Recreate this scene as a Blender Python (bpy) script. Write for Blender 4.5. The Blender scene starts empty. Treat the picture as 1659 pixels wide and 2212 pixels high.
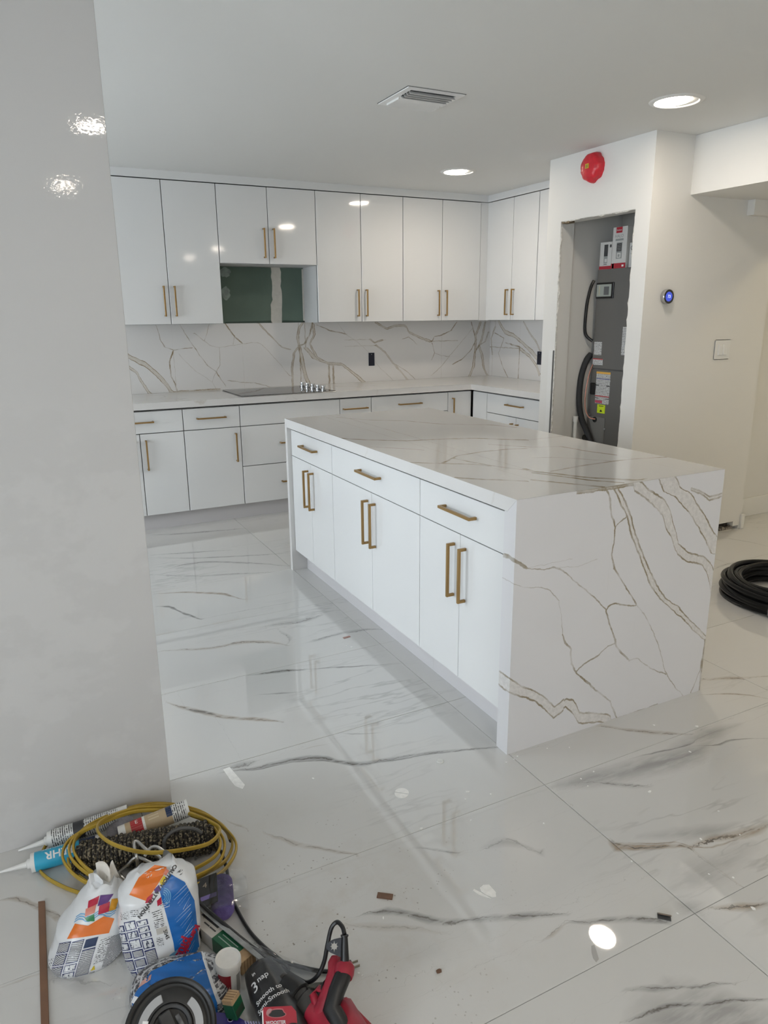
import bpy, bmesh, math, random
from mathutils import Vector, Matrix, noise
from mathutils.bvhtree import BVHTree
random.seed(7)
PI = math.pi
SC = bpy.context.scene
COL = SC.collection

# ------------------------------------------------------------------ camera, world, exposure
cam_d = bpy.data.cameras.new('camera'); cam = bpy.data.objects.new('camera', cam_d); COL.objects.link(cam)
_r = Vector((0.89034411, -0.45519908, -0.00900871)); _u = Vector((0.12520462, 0.22577349, 0.96610048)); _f = Vector((0.43773412, 0.86128981, -0.25800913))
cam.matrix_world = Matrix(((_r.x, _u.x, -_f.x, 0), (_r.y, _u.y, -_f.y, 0), (_r.z, _u.z, -_f.z, 1.47983), (0, 0, 0, 1)))
cam_d.sensor_fit = 'VERTICAL'; cam_d.sensor_height = 24; cam_d.lens = 1566.1 * 24 / 2212; cam_d.shift_y = -6.62 / 2212
cam_d.clip_start = .02
SC.camera = cam
W = bpy.data.worlds.new('sky'); SC.world = W; W.use_nodes = True
bg = W.node_tree.nodes['Background']; bg.inputs[0].default_value = (.84, .92, 1.0, 1); bg.inputs[1].default_value = 7.2
SC.view_settings.view_transform = 'Standard'; SC.view_settings.look = 'None'; SC.view_settings.gamma = 1; SC.view_settings.use_curve_mapping = False
SC.view_settings.exposure = .36
LAMP_STRENGTH = 90
SC.cycles.use_denoising = True; SC.cycles.max_bounces = 7; SC.cycles.diffuse_bounces = 4; SC.cycles.use_adaptive_sampling = True; SC.cycles.adaptive_threshold = .1; SC.cycles.adaptive_min_samples = 16; SC.cycles.glossy_bounces = 4; SC.cycles.transparent_max_bounces = 16
SC.cycles.sample_clamp_indirect = 6; SC.cycles.caustics_reflective = False; SC.cycles.caustics_refractive = False
def portal(name, loc, rot, sx, sy):
    l = bpy.data.lights.new(name, 'AREA'); l.shape = 'RECTANGLE'; l.size = sx; l.size_y = sy; l.cycles.is_portal = True
    o = bpy.data.objects.new(name, l); COL.objects.link(o); o.location = loc; o.rotation_euler = rot
portal('kitchen_window_portal', (-2.56, 3.75, 1.35), (0, -PI / 2, 0), 1.7, 2.3)
portal('added_window_portal', (-2.56, -1.25, 1.25), (0, -PI / 2, 0), 1.8, 2.3)  # portal of the added, unseen living room window

# ------------------------------------------------------------------ materials
def new_mat(name):
    m = bpy.data.materials.new(name); m.use_nodes = True
    nt = m.node_tree; return m, nt, nt.nodes['Principled BSDF']
def lin(c): return tuple(((v / 12.92) if v <= .04045 else ((v + .055) / 1.055) ** 2.4) for v in (x / 255 for x in c)) + (1,)
MATS = {}
def mat(name, col, rough=.5, metal=0, spec=.5, bump=0, bscale=40, var=0, vscale=8, coat=0, emit=None, estr=1, trans=0, srgb=False):
    if name in MATS: return MATS[name]
    m, nt, b = new_mat(name); N = nt.nodes; L = nt.links
    c = lin(col) if srgb else tuple(col) + (1,)
    b.inputs['Base Color'].default_value = c; b.inputs['Roughness'].default_value = rough; b.inputs['Metallic'].default_value = metal
    b.inputs['Specular IOR Level'].default_value = spec; b.inputs['Coat Weight'].default_value = coat; b.inputs['Coat Roughness'].default_value = .05
    if trans: b.inputs['Transmission Weight'].default_value = trans
    if emit: b.inputs['Emission Color'].default_value = tuple(emit) + (1,); b.inputs['Emission Strength'].default_value = estr
    tc = N.new('ShaderNodeTexCoord')
    if var:
        n = N.new('ShaderNodeTexNoise'); n.inputs['Scale'].default_value = vscale; n.inputs['Detail'].default_value = 4
        L.new(tc.outputs['Object'], n.inputs['Vector'])
        r = N.new('ShaderNodeMapRange'); r.inputs[1].default_value = .3; r.inputs[2].default_value = .7; r.inputs[3].default_value = 1 - var; r.inputs[4].default_value = 1 + var
        L.new(n.outputs[0], r.inputs[0])
        mx = N.new('ShaderNodeMix'); mx.data_type = 'RGBA'; mx.blend_type = 'MULTIPLY'; mx.inputs[0].default_value = 1
        mx.inputs[6].default_value = c; cb = N.new('ShaderNodeCombineColor')
        for i in range(3): L.new(r.outputs[0], cb.inputs[i])
        L.new(cb.outputs[0], mx.inputs[7]); L.new(mx.outputs[2], b.inputs['Base Color'])
    if bump:
        n = N.new('ShaderNodeTexNoise'); n.inputs['Scale'].default_value = bscale; n.inputs['Detail'].default_value = 3
        L.new(tc.outputs['Object'], n.inputs['Vector'])
        bp = N.new('ShaderNodeBump'); bp.inputs['Strength'].default_value = bump; bp.inputs['Distance'].default_value = .002
        L.new(n.outputs[0], bp.inputs['Height']); L.new(bp.outputs[0], b.inputs['Normal'])
    MATS[name] = m; return m

def set_curve(node, pts, vec=True):
    c = node.mapping.curves[0]; p = sorted(pts)
    q = [p[0]]
    for t in p[1:]:
        if t[0] > q[-1][0] + 1e-5: q.append(t)
    if len(q) < 2: q.append((q[0][0] + .001, q[0][1]))
    c.points[0].location = q[0]; c.points[1].location = q[-1]
    for t in q[1:-1]: c.points.new(*t)
    for t in c.points: t.handle_type = 'VECTOR' if vec else 'AUTO_CLAMPED'
    node.mapping.extend = 'HORIZONTAL'; node.mapping.update()

def runs(pts):
    """split a polyline into pieces that are the graph of a function of one axis"""
    out = []; i = 0
    while i < len(pts) - 1:
        d = (pts[i + 1][0] - pts[i][0], pts[i + 1][1] - pts[i][1]); ax = 0 if abs(d[0]) >= abs(d[1]) * .9 else 1
        sg = 1 if d[ax] > 0 else -1; j = i + 1
        while j < len(pts) - 1:
            e = (pts[j + 1][0] - pts[j][0], pts[j + 1][1] - pts[j][1])
            if e[ax] * sg > .002 and abs(e[1 - ax]) < 4 * abs(e[ax]): j += 1
            else: break
        out.append((ax, pts[i:j + 1])); i = j
    return out

def stone(name, veins, axes, lo, hi, base, line, fill, warm=None, rough=.1, warp=.008, floor=False, generic=0, dust=False):
    """polished stone: each vein is a curve of its own in the slab's plane, roughened by noise"""
    m, nt, b = new_mat(name); N = nt.nodes; L = nt.links
    def math_(op, a, bb=None, cc=None, clamp=False):
        n = N.new('ShaderNodeMath'); n.operation = op; n.use_clamp = clamp
        for k, v in enumerate((a, bb, cc)):
            if v is None: continue
            if isinstance(v, (int, float)): n.inputs[k].default_value = v
            else: L.new(v, n.inputs[k])
        return n.outputs[0]
    def mixc(f, a, c):
        n = N.new('ShaderNodeMix'); n.data_type = 'RGBA'
        for k, v in ((0, f), (6, a), (7, c)):
            if isinstance(v, (int, float)): n.inputs[k].default_value = v
            elif isinstance(v, tuple): n.inputs[k].default_value = v
            else: L.new(v, n.inputs[k])
        return n.outputs[2]
    geo = N.new('ShaderNodeNewGeometry'); pos = geo.outputs['Position']
    def noise_(scale, det=3, vec=None, rough_=.5):
        n = N.new('ShaderNodeTexNoise'); n.inputs['Scale'].default_value = scale; n.inputs['Detail'].default_value = det; n.inputs['Roughness'].default_value = rough_
        L.new(vec or pos, n.inputs['Vector']); return n
    sep = N.new('ShaderNodeSeparateXYZ'); L.new(pos, sep.inputs[0])
    w1 = noise_(5 if floor else 22, 3, None, .62); ws = N.new('ShaderNodeSeparateColor'); L.new(w1.outputs['Color'], ws.inputs[0])
    co = []
    for k in range(2):
        a = sep.outputs['XYZ'.index(axes[k])]
        a = math_('ADD', a, math_('MULTIPLY', math_('SUBTRACT', ws.outputs[k], .5), warp * 2))
        co.append(a)
    rg = (hi[0] - lo[0], hi[1] - lo[1])
    nc = [math_('DIVIDE', math_('SUBTRACT', co[k], lo[k]), rg[k]) for k in range(2)]
    acc = {'line': None, 'fill': None, 'warm': None, 'core': None}
    if floor: wander = math_('MULTIPLY', math_('SUBTRACT', noise_(11, 4, None, .7).outputs[0], .5), 2.4)
    def add(key, v): acc[key] = v if acc[key] is None else math_('MAXIMUM', acc[key], v)
    WM = .2
    for kind, hw, st, pts in veins:
        if kind == 't': hw = hw * 1.35; st = min(1, st * 1.25)
        for ax, rp in runs(pts):
            u = nc[ax]; v = nc[1 - ax]
            cp = [((p[ax] - lo[ax]) / rg[ax], (p[1 - ax] - lo[1 - ax]) / rg[1 - ax]) for p in rp]
            wp = []
            for i, p in enumerate(rp):
                k0 = max(0, i - 1); k1 = min(len(rp) - 1, i + 1)
                sl = (rp[k1][1 - ax] - rp[k0][1 - ax]) / ((rp[k1][ax] - rp[k0][ax]) or 1e-3)
                f = math.sqrt(1 + min(sl * sl, 9))
                tap = (.35 if floor and (i == 0 or i == len(rp) - 1) else 1) * random.uniform(.75, 1.2)
                wp.append((cp[i][0], min(1, hw * f * tap / WM)))
            wp.sort(); e = 1 / 240 if not floor else 1 / 300
            ww = [(wp[0][0] - e, 0)] + wp + [(wp[-1][0] + e, 0)]
            c1 = N.new('ShaderNodeFloatCurve'); set_curve(c1, cp, not floor); L.new(u, c1.inputs['Value'])
            c2 = N.new('ShaderNodeFloatCurve'); set_curve(c2, ww); L.new(u, c2.inputs['Value'])
            sg_ = math_('MULTIPLY', math_('SUBTRACT', v, c1.outputs[0]), rg[1 - ax]); d = math_('ABSOLUTE', sg_)
            w = math_('MULTIPLY_ADD', c2.outputs[0], WM, -.0006)
            df = math_('SUBTRACT', w, d)
            if kind in 'gw':
                key = 'warm' if kind == 'w' else 'line'
                add(key, math_('MULTIPLY', math_('DIVIDE', df, hw * .9, None, True), min(1, st * (.8 if hw < .03 else 1.0))))
                cd = math_('ABSOLUTE', math_('ADD', sg_, math_('MULTIPLY', wander, hw * 1.5)))
                cw = math_('MULTIPLY_ADD', w, .17, .0006)
                co_ = math_('DIVIDE', math_('SUBTRACT', cw, cd), .0022, None, True)
                if hw < .04: acc['core'] = math_('MULTIPLY', co_, st) if acc['core'] is None else math_('MAXIMUM', acc['core'], math_('MULTIPLY', co_, st))
            elif kind == 't':
                t = math_('DIVIDE', df, .002, None, True); add('line', math_('MULTIPLY', t, st))
            else:
                t = math_('DIVIDE', df, .002, None, True); add('fill', math_('MULTIPLY', t, st))
                ed = math_('SUBTRACT', .0046, math_('ABSOLUTE', math_('SUBTRACT', df, .0015)))
                add('line', math_('MULTIPLY', math_('MULTIPLY', math_('DIVIDE', ed, .002, None, True), math_('DIVIDE', w, hw * .3, None, True)), st))
    col = base + (1,)
    # broad cloudiness of the stone itself
    cl = noise_(1.6 if floor else 4, 1)
    r0 = N.new('ShaderNodeMapRange'); r0.inputs[1].default_value = .35; r0.inputs[2].default_value = .7; L.new(cl.outputs[0], r0.inputs[0])
    col = mixc(math_('MULTIPLY', r0.outputs[0], .5), base + (1,), tuple(x * .955 for x in base) + (1,))
    if floor:
        mp = N.new('ShaderNodeMapping'); mp.inputs['Scale'].default_value = (.8, 4.2, 1); mp.inputs['Rotation'].default_value = (0, 0, .12)
        oi = N.new('ShaderNodeObjectInfo'); vm = N.new('ShaderNodeVectorMath'); vm.operation = 'ADD'
        cx = N.new('ShaderNodeCombineXYZ'); L.new(math_('MULTIPLY', oi.outputs['Random'], 23), cx.inputs[0]); L.new(math_('MULTIPLY', oi.outputs['Random'], 57), cx.inputs[1])
        L.new(pos, vm.inputs[0]); L.new(cx.outputs[0], vm.inputs[1]); L.new(vm.outputs[0], mp.inputs[0])
        g = noise_(1.5, 4, mp.outputs[0], .6)
        gv = math_('SUBTRACT', 1, math_('DIVIDE', math_('ABSOLUTE', math_('SUBTRACT', g.outputs[0], .5)), .022), None, True)
        g2 = noise_(1.3, 0)
        gm = N.new('ShaderNodeMapRange'); gm.inputs[1].default_value = .5; gm.inputs[2].default_value = .72; L.new(g2.outputs[0], gm.inputs[0])
        add('line', math_('MULTIPLY', math_('MULTIPLY', gv, gm.outputs[0]), generic))
        # streaky modulation of the veins
        st_ = noise_(9, 3, mp.outputs[0], .65)
        sm = N.new('ShaderNodeMapRange'); sm.inputs[1].default_value = .34; sm.inputs[2].default_value = .55; sm.inputs[3].default_value = .5; sm.inputs[4].default_value = 1.0; L.new(st_.outputs[0], sm.inputs[0])
        if acc['warm'] is not None: col = mixc(math_('MULTIPLY', acc['warm'], sm.outputs[0]), col, warm + (1,))
        col = mixc(math_('MULTIPLY', acc['line'], sm.outputs[0]), col, line + (1,))
        if acc['core'] is not None:
            cm = N.new('ShaderNodeMapRange'); cm.inputs[1].default_value = .35; cm.inputs[2].default_value = .55; L.new(st_.outputs[0], cm.inputs[0])
            col = mixc(math_('MULTIPLY', math_('MULTIPLY', acc['core'], cm.outputs[0]), .95), col, (.135, .12, .105, 1))
        b.inputs['Roughness'].default_value = rough
        if dust:
            # dust and grit left by the work around the tools
            vd = N.new('ShaderNodeVectorMath'); vd.operation = 'DISTANCE'; L.new(pos, vd.inputs[0]); vd.inputs[1].default_value = (.52, 1.38, 0)
            near = math_('SUBTRACT', 1, math_('DIVIDE', vd.outputs['Value'], .62), None, True)
            sp = N.new('ShaderNodeTexVoronoi'); sp.inputs['Scale'].default_value = 70; L.new(pos, sp.inputs['Vector'])
            sn = noise_(9, 4)
            spk = math_('MULTIPLY', math_('LESS_THAN', sp.outputs['Distance'], .17), math_('GREATER_THAN', sn.outputs[0], .56))
            col = mixc(math_('MULTIPLY', spk, math_('MULTIPLY', near, .75, None, True)), col, (.16, .12, .085, 1))
            smu = N.new('ShaderNodeMapRange'); smu.inputs[1].default_value = .5; smu.inputs[2].default_value = .75; L.new(noise_(5, 6, None, .7).outputs[0], smu.inputs[0])
            col = mixc(math_('MULTIPLY', smu.outputs[0], math_('MULTIPLY', near, .45)), col, (.45, .38, .30, 1))
            rr = math_('ADD', rough, math_('MULTIPLY', near, .06)); L.new(rr, b.inputs['Roughness'])
    else:
        fn = noise_(70, 3, None, .7)
        fr = N.new('ShaderNodeMapRange'); fr.inputs[1].default_value = .3; fr.inputs[2].default_value = .7; L.new(fn.outputs[0], fr.inputs[0])
        fc = mixc(fr.outputs[0], fill + (1,), tuple(min(1, x * 1.3) for x in fill) + (1,))
        if generic:
            vo = N.new('ShaderNodeTexVoronoi'); vo.feature = 'DISTANCE_TO_EDGE'; vo.inputs['Scale'].default_value = 1.5
            wv = N.new('ShaderNodeVectorMath'); wv.operation = 'MULTIPLY_ADD'; L.new(noise_(3, 4).outputs['Color'], wv.inputs[0]); wv.inputs[1].default_value = (.35, .35, .35); L.new(pos, wv.inputs[2])
            L.new(wv.outputs[0], vo.inputs['Vector'])
            ge = math_('SUBTRACT', 1, math_('DIVIDE', vo.outputs['Distance'], .012), None, True)
            gm = N.new('ShaderNodeMapRange'); gm.inputs[1].default_value = .45; gm.inputs[2].default_value = .65; L.new(noise_(2.3, 2).outputs[0], gm.inputs[0])
            add('line', math_('MULTIPLY', math_('MULTIPLY', ge, gm.outputs[0]), generic))
        if acc['fill'] is not None: col = mixc(math_('MULTIPLY', acc['fill'], .8), col, fc)
        if acc['line'] is not None:
            lm = N.new('ShaderNodeMapRange'); lm.inputs[1].default_value = .32; lm.inputs[2].default_value = .6; lm.inputs[3].default_value = .25; L.new(noise_(16, 4).outputs[0], lm.inputs[0])
            col = mixc(math_('MULTIPLY', acc['line'], lm.outputs[0]), col, line + (1,))
        b.inputs['Roughness'].default_value = rough
    L.new(col, b.inputs['Base Color']); b.inputs['IOR'].default_value = 1.85 if floor else 1.5
    MATS[name] = m; return m

BACK=[
 ('t',0.003,0.6,[(1.031,1.447),(1.054,1.374),(1.067,1.306),(1.093,1.261),(1.155,1.235),(1.236,1.244),(1.297,1.248)]),
 ('t',0.005,0.8,[(1.155,1.23),(1.118,1.146),(1.124,1.036),(1.145,0.985),(1.163,0.898)]),
 ('b',0.016,0.9,[(0.787,1.226),(0.822,1.198),(0.876,1.165),(0.94,1.133),(1.003,1.071),(1.048,1.02),(1.092,0.957),(1.113,0.905)]),
 ('b',0.009,0.8,[(0.797,1.134),(0.824,1.113),(0.868,1.077),(0.891,1.017),(0.924,0.956),(0.954,0.904)]),
 ('t',0.003,0.7,[(1.21,1.444),(1.246,1.371),(1.308,1.265),(1.354,1.189),(1.41,1.111),(1.474,1.057),(1.507,0.998),(1.546,0.939)]),
 ('t',0.0025,0.5,[(1.449,1.437),(1.416,1.338),(1.398,1.298)]),
 ('t',0.0025,0.4,[(1.326,1.359),(1.398,1.298),(1.442,1.262),(1.513,1.245),(1.61,1.257),(1.685,1.266),(1.783,1.277),(1.849,1.272),(1.912,1.208),(1.987,1.126),(2.051,1.049),(2.095,0.993)]),
 ('t',0.004,0.7,[(1.568,1.435),(1.616,1.364),(1.641,1.328),(1.701,1.27)]),
 ('t',0.003,0.7,[(1.641,1.328),(1.626,1.267)]),
 ('t',0.0025,0.6,[(1.513,1.245),(1.51,1.112),(1.48,1.062),(1.45,1.011),(1.437,0.976),(1.47,0.912)]),
 ('t',0.002,0.35,[(1.192,1.204),(1.248,1.137),(1.314,1.068),(1.383,1.02),(1.437,0.976)]),
 ('t',0.004,0.5,[(1.57,0.985),(1.677,0.964),(1.787,0.954),(1.919,0.915)]),
 ('b',0.005,0.6,[(1.841,1.432),(1.909,1.359),(1.983,1.284),(2.037,1.23),(2.105,1.213)]),
 ('b',0.009,0.8,[(2.229,1.432),(2.193,1.385),(2.172,1.301),(2.187,1.242),(2.138,1.185),(2.116,1.068),(2.114,0.894)]),
 ('t',0.007,0.8,[(2.311,1.426),(2.284,1.331),(2.234,1.257),(2.187,1.242)]),
 ('b',0.014,0.9,[(2.187,1.237),(2.201,1.172),(2.215,1.064),(2.235,0.976),(2.268,0.908)]),
 ('b',0.009,0.8,[(2.316,1.415),(2.325,1.33),(2.281,1.256),(2.336,1.146),(2.406,1.1),(2.489,1.07)]),
 ('b',0.012,0.8,[(2.241,1.225),(2.322,1.132),(2.45,1.088),(2.566,1.077),(2.653,1.014),(2.742,0.943),(2.794,0.893)]),
 ('t',0.004,0.6,[(2.353,1.407),(2.458,1.361),(2.616,1.329)]),
 ('t',0.002,0.4,[(2.539,1.424),(2.616,1.325),(2.733,1.251),(2.822,1.175),(2.943,1.023),(3.005,0.972),(3.083,0.899)]),
 ('b',0.009,0.7,[(2.902,1.419),(3.008,1.365),(3.086,1.39),(3.196,1.391),(3.228,1.334),(3.324,1.291),(3.455,1.247)]),
 ('t',0.003,0.5,[(3.164,1.274),(3.228,1.293),(3.316,1.223)]),
 ('t',0.004,0.7,[(3.737,1.416),(3.671,1.34),(3.571,1.3),(3.488,1.288),(3.472,1.233),(3.498,1.141),(3.465,1.079)]),
 ('t',0.0025,0.5,[(3.498,1.141),(3.573,1.115),(3.658,1.108),(3.792,1.239),(3.911,1.357)]),
 ('t',0.003,0.5,[(3.658,1.108),(3.574,1.019),(3.466,0.941)]),
 ('t',0.004,0.7,[(3.702,1.035),(3.796,1.075),(3.899,1.158),(3.949,1.25),(3.892,1.414)]),
 ('b',0.006,0.6,[(2.846,1.281),(2.884,1.247),(2.961,1.272)]),
 ('b',0.006,0.6,[(2.899,1.227),(2.991,1.164),(3.068,1.066),(3.163,0.972),(3.22,0.907)]),
 ('t',0.003,0.5,[(3.068,1.066),(3.195,0.999),(3.309,0.903)]),
 ('b',0.012,0.8,[(3.997,1.413),(3.948,1.293),(3.943,1.15),(3.929,1.005),(3.879,0.905)]),
 ('b',0.01,0.8,[(4.05,1.412),(4.019,1.263),(3.986,1.192),(4.024,1.104),(4.046,0.986),(4.093,0.91)]),
 ('t',0.006,0.7,[(4.092,1.319),(4.056,1.233),(3.986,1.199),(3.943,1.135)]),
]
SIDE=[
 ('b',0.016,0.8,[(5.703,1.419),(5.601,1.322),(5.47,1.296),(5.329,1.231),(5.191,1.155),(5.079,1.08)]),
 ('t',0.004,0.7,[(5.76,1.312),(5.61,1.266),(5.688,1.129),(5.62,1.01),(5.517,0.902)]),
 ('t',0.006,0.7,[(5.583,1.224),(5.372,1.196),(5.371,1.121),(5.377,0.912)]),
 ('b',0.014,0.8,[(5.371,1.182),(5.233,1.126),(5.118,1.038),(5.082,0.973)]),
 ('b',0.008,0.6,[(5.329,1.413),(5.247,1.327),(5.133,1.237),(5.086,1.172)]),
 ('b',0.008,0.7,[(5.75,1.369),(5.813,1.261),(5.787,1.11)]),
]
END=[
 ('b',0.03,1,[(2.029,0.92),(2.069,0.867),(2.123,0.839),(2.193,0.773),(2.246,0.714),(2.291,0.662),(2.358,0.584)]),
 ('b',0.007,0.8,[(2.164,0.859),(2.21,0.841),(2.268,0.808),(2.339,0.816)]),
 ('b',0.019,1,[(1.878,0.91),(1.955,0.859),(2.027,0.807),(2.058,0.759),(2.09,0.704),(2.125,0.634),(2.184,0.592),(2.269,0.565),(2.313,0.517),(2.342,0.45)]),
 ('b',0.011,1,[(1.785,0.914),(1.83,0.85),(1.867,0.791),(1.89,0.727),(1.929,0.659),(1.97,0.589),(2.012,0.517),(2.072,0.446),(2.139,0.399),(2.2,0.345),(2.252,0.299),(2.333,0.228)]),
 ('t',0.0035,0.8,[(1.744,0.913),(1.77,0.869),(1.784,0.803),(1.803,0.764),(1.803,0.728),(1.797,0.667),(1.815,0.609),(1.855,0.558),(1.897,0.505),(1.936,0.449)]),
 ('t',0.002,0.55,[(1.936,0.449),(1.983,0.403),(2.035,0.325),(2.08,0.239),(2.118,0.146),(2.14,0.112),(2.184,0.057),(2.239,-0.001)]),
 ('t',0.003,0.7,[(1.803,0.764),(1.855,0.796)]),
 ('t',0.003,0.8,[(1.936,0.446),(1.877,0.461),(1.827,0.477),(1.796,0.47),(1.79,0.455)]),
 ('t',0.0035,0.8,[(1.79,0.455),(1.811,0.399),(1.846,0.333),(1.852,0.305),(1.88,0.272),(1.926,0.231)]),
 ('t',0.003,0.6,[(1.926,0.231),(1.969,0.227),(2.045,0.164),(2.13,0.122)]),
 ('t',0.006,0.8,[(1.35,0.739),(1.381,0.711),(1.427,0.678)]),
 ('t',0.003,0.7,[(1.416,0.68),(1.5,0.661),(1.542,0.661),(1.571,0.65),(1.633,0.598),(1.681,0.558),(1.73,0.518),(1.79,0.459)]),
 ('t',0.002,0.5,[(1.358,0.642),(1.42,0.612),(1.482,0.604),(1.526,0.584),(1.572,0.536),(1.588,0.459),(1.594,0.408)]),
 ('t',0.0035,0.8,[(1.594,0.408),(1.613,0.372),(1.638,0.341),(1.643,0.281),(1.668,0.243),(1.727,0.188),(1.787,0.132),(1.841,0.083),(1.886,0.001)]),
 ('t',0.003,0.7,[(1.847,0.316),(1.811,0.314),(1.773,0.29),(1.72,0.273),(1.682,0.259),(1.668,0.246)]),
 ('b',0.021,1,[(1.371,0.27),(1.425,0.233),(1.484,0.199),(1.538,0.152),(1.578,0.108),(1.63,0.133),(1.662,0.111),(1.698,0.054),(1.755,0.038),(1.805,0.024),(1.853,-0.004)]),
 ('t',0.003,0.7,[(2.334,0.196),(2.321,0.089),(2.282,-0.005)]),
 ('t',0.002,0.35,[(1.535,0.663),(1.585,0.654),(1.644,0.647),(1.733,0.66)]),
]
TOP=[
 ('t',0.004,0.4,[(1.653,3.842),(1.757,3.659),(1.919,3.525),(2.028,3.312),(2.24,3.15),(2.3,3.012)]),
 ('t',0.006,0.6,[(1.379,3.151),(1.462,3.048),(1.614,2.932),(1.773,2.894),(1.922,2.835),(2.11,2.671)]),
 ('t',0.003,0.3,[(1.39,2.882),(1.487,2.777),(1.562,2.687)]),
 ('t',0.004,0.6,[(1.477,2.397),(1.614,2.501),(1.758,2.528),(1.886,2.524),(1.974,2.497)]),
 ('t',0.004,0.6,[(1.573,2.462),(1.595,2.349),(1.633,2.233),(1.688,2.13)]),
 ('t',0.004,0.5,[(1.377,2.473),(1.471,2.4),(1.576,2.321),(1.614,2.262)]),
 ('t',0.005,0.7,[(1.384,2.152),(1.451,2.082),(1.521,2.028),(1.57,1.979)]),
 ('t',0.004,0.4,[(1.89,2.662),(2.009,2.509),(2.128,2.461),(2.152,2.308),(2.192,2.192)]),
 ('t',0.003,0.3,[(1.855,2.313),(1.936,2.278),(1.994,2.217),(2.099,2.089)]),
 ('t',0.004,0.5,[(1.749,2.07),(1.921,2.094),(2.109,2.1),(2.215,2.091),(2.336,2.056)]),
 ('t',0.006,0.7,[(1.694,2.161),(1.69,2.104),(1.734,2.036),(1.796,1.918),(1.901,1.819),(1.93,1.808)]),
 ('t',0.005,0.7,[(1.674,2.084),(1.724,1.985),(1.769,1.888),(1.843,1.801)]),
 ('t',0.005,0.6,[(1.599,1.989),(1.656,1.905),(1.725,1.805),(1.738,1.786)]),
]
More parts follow.
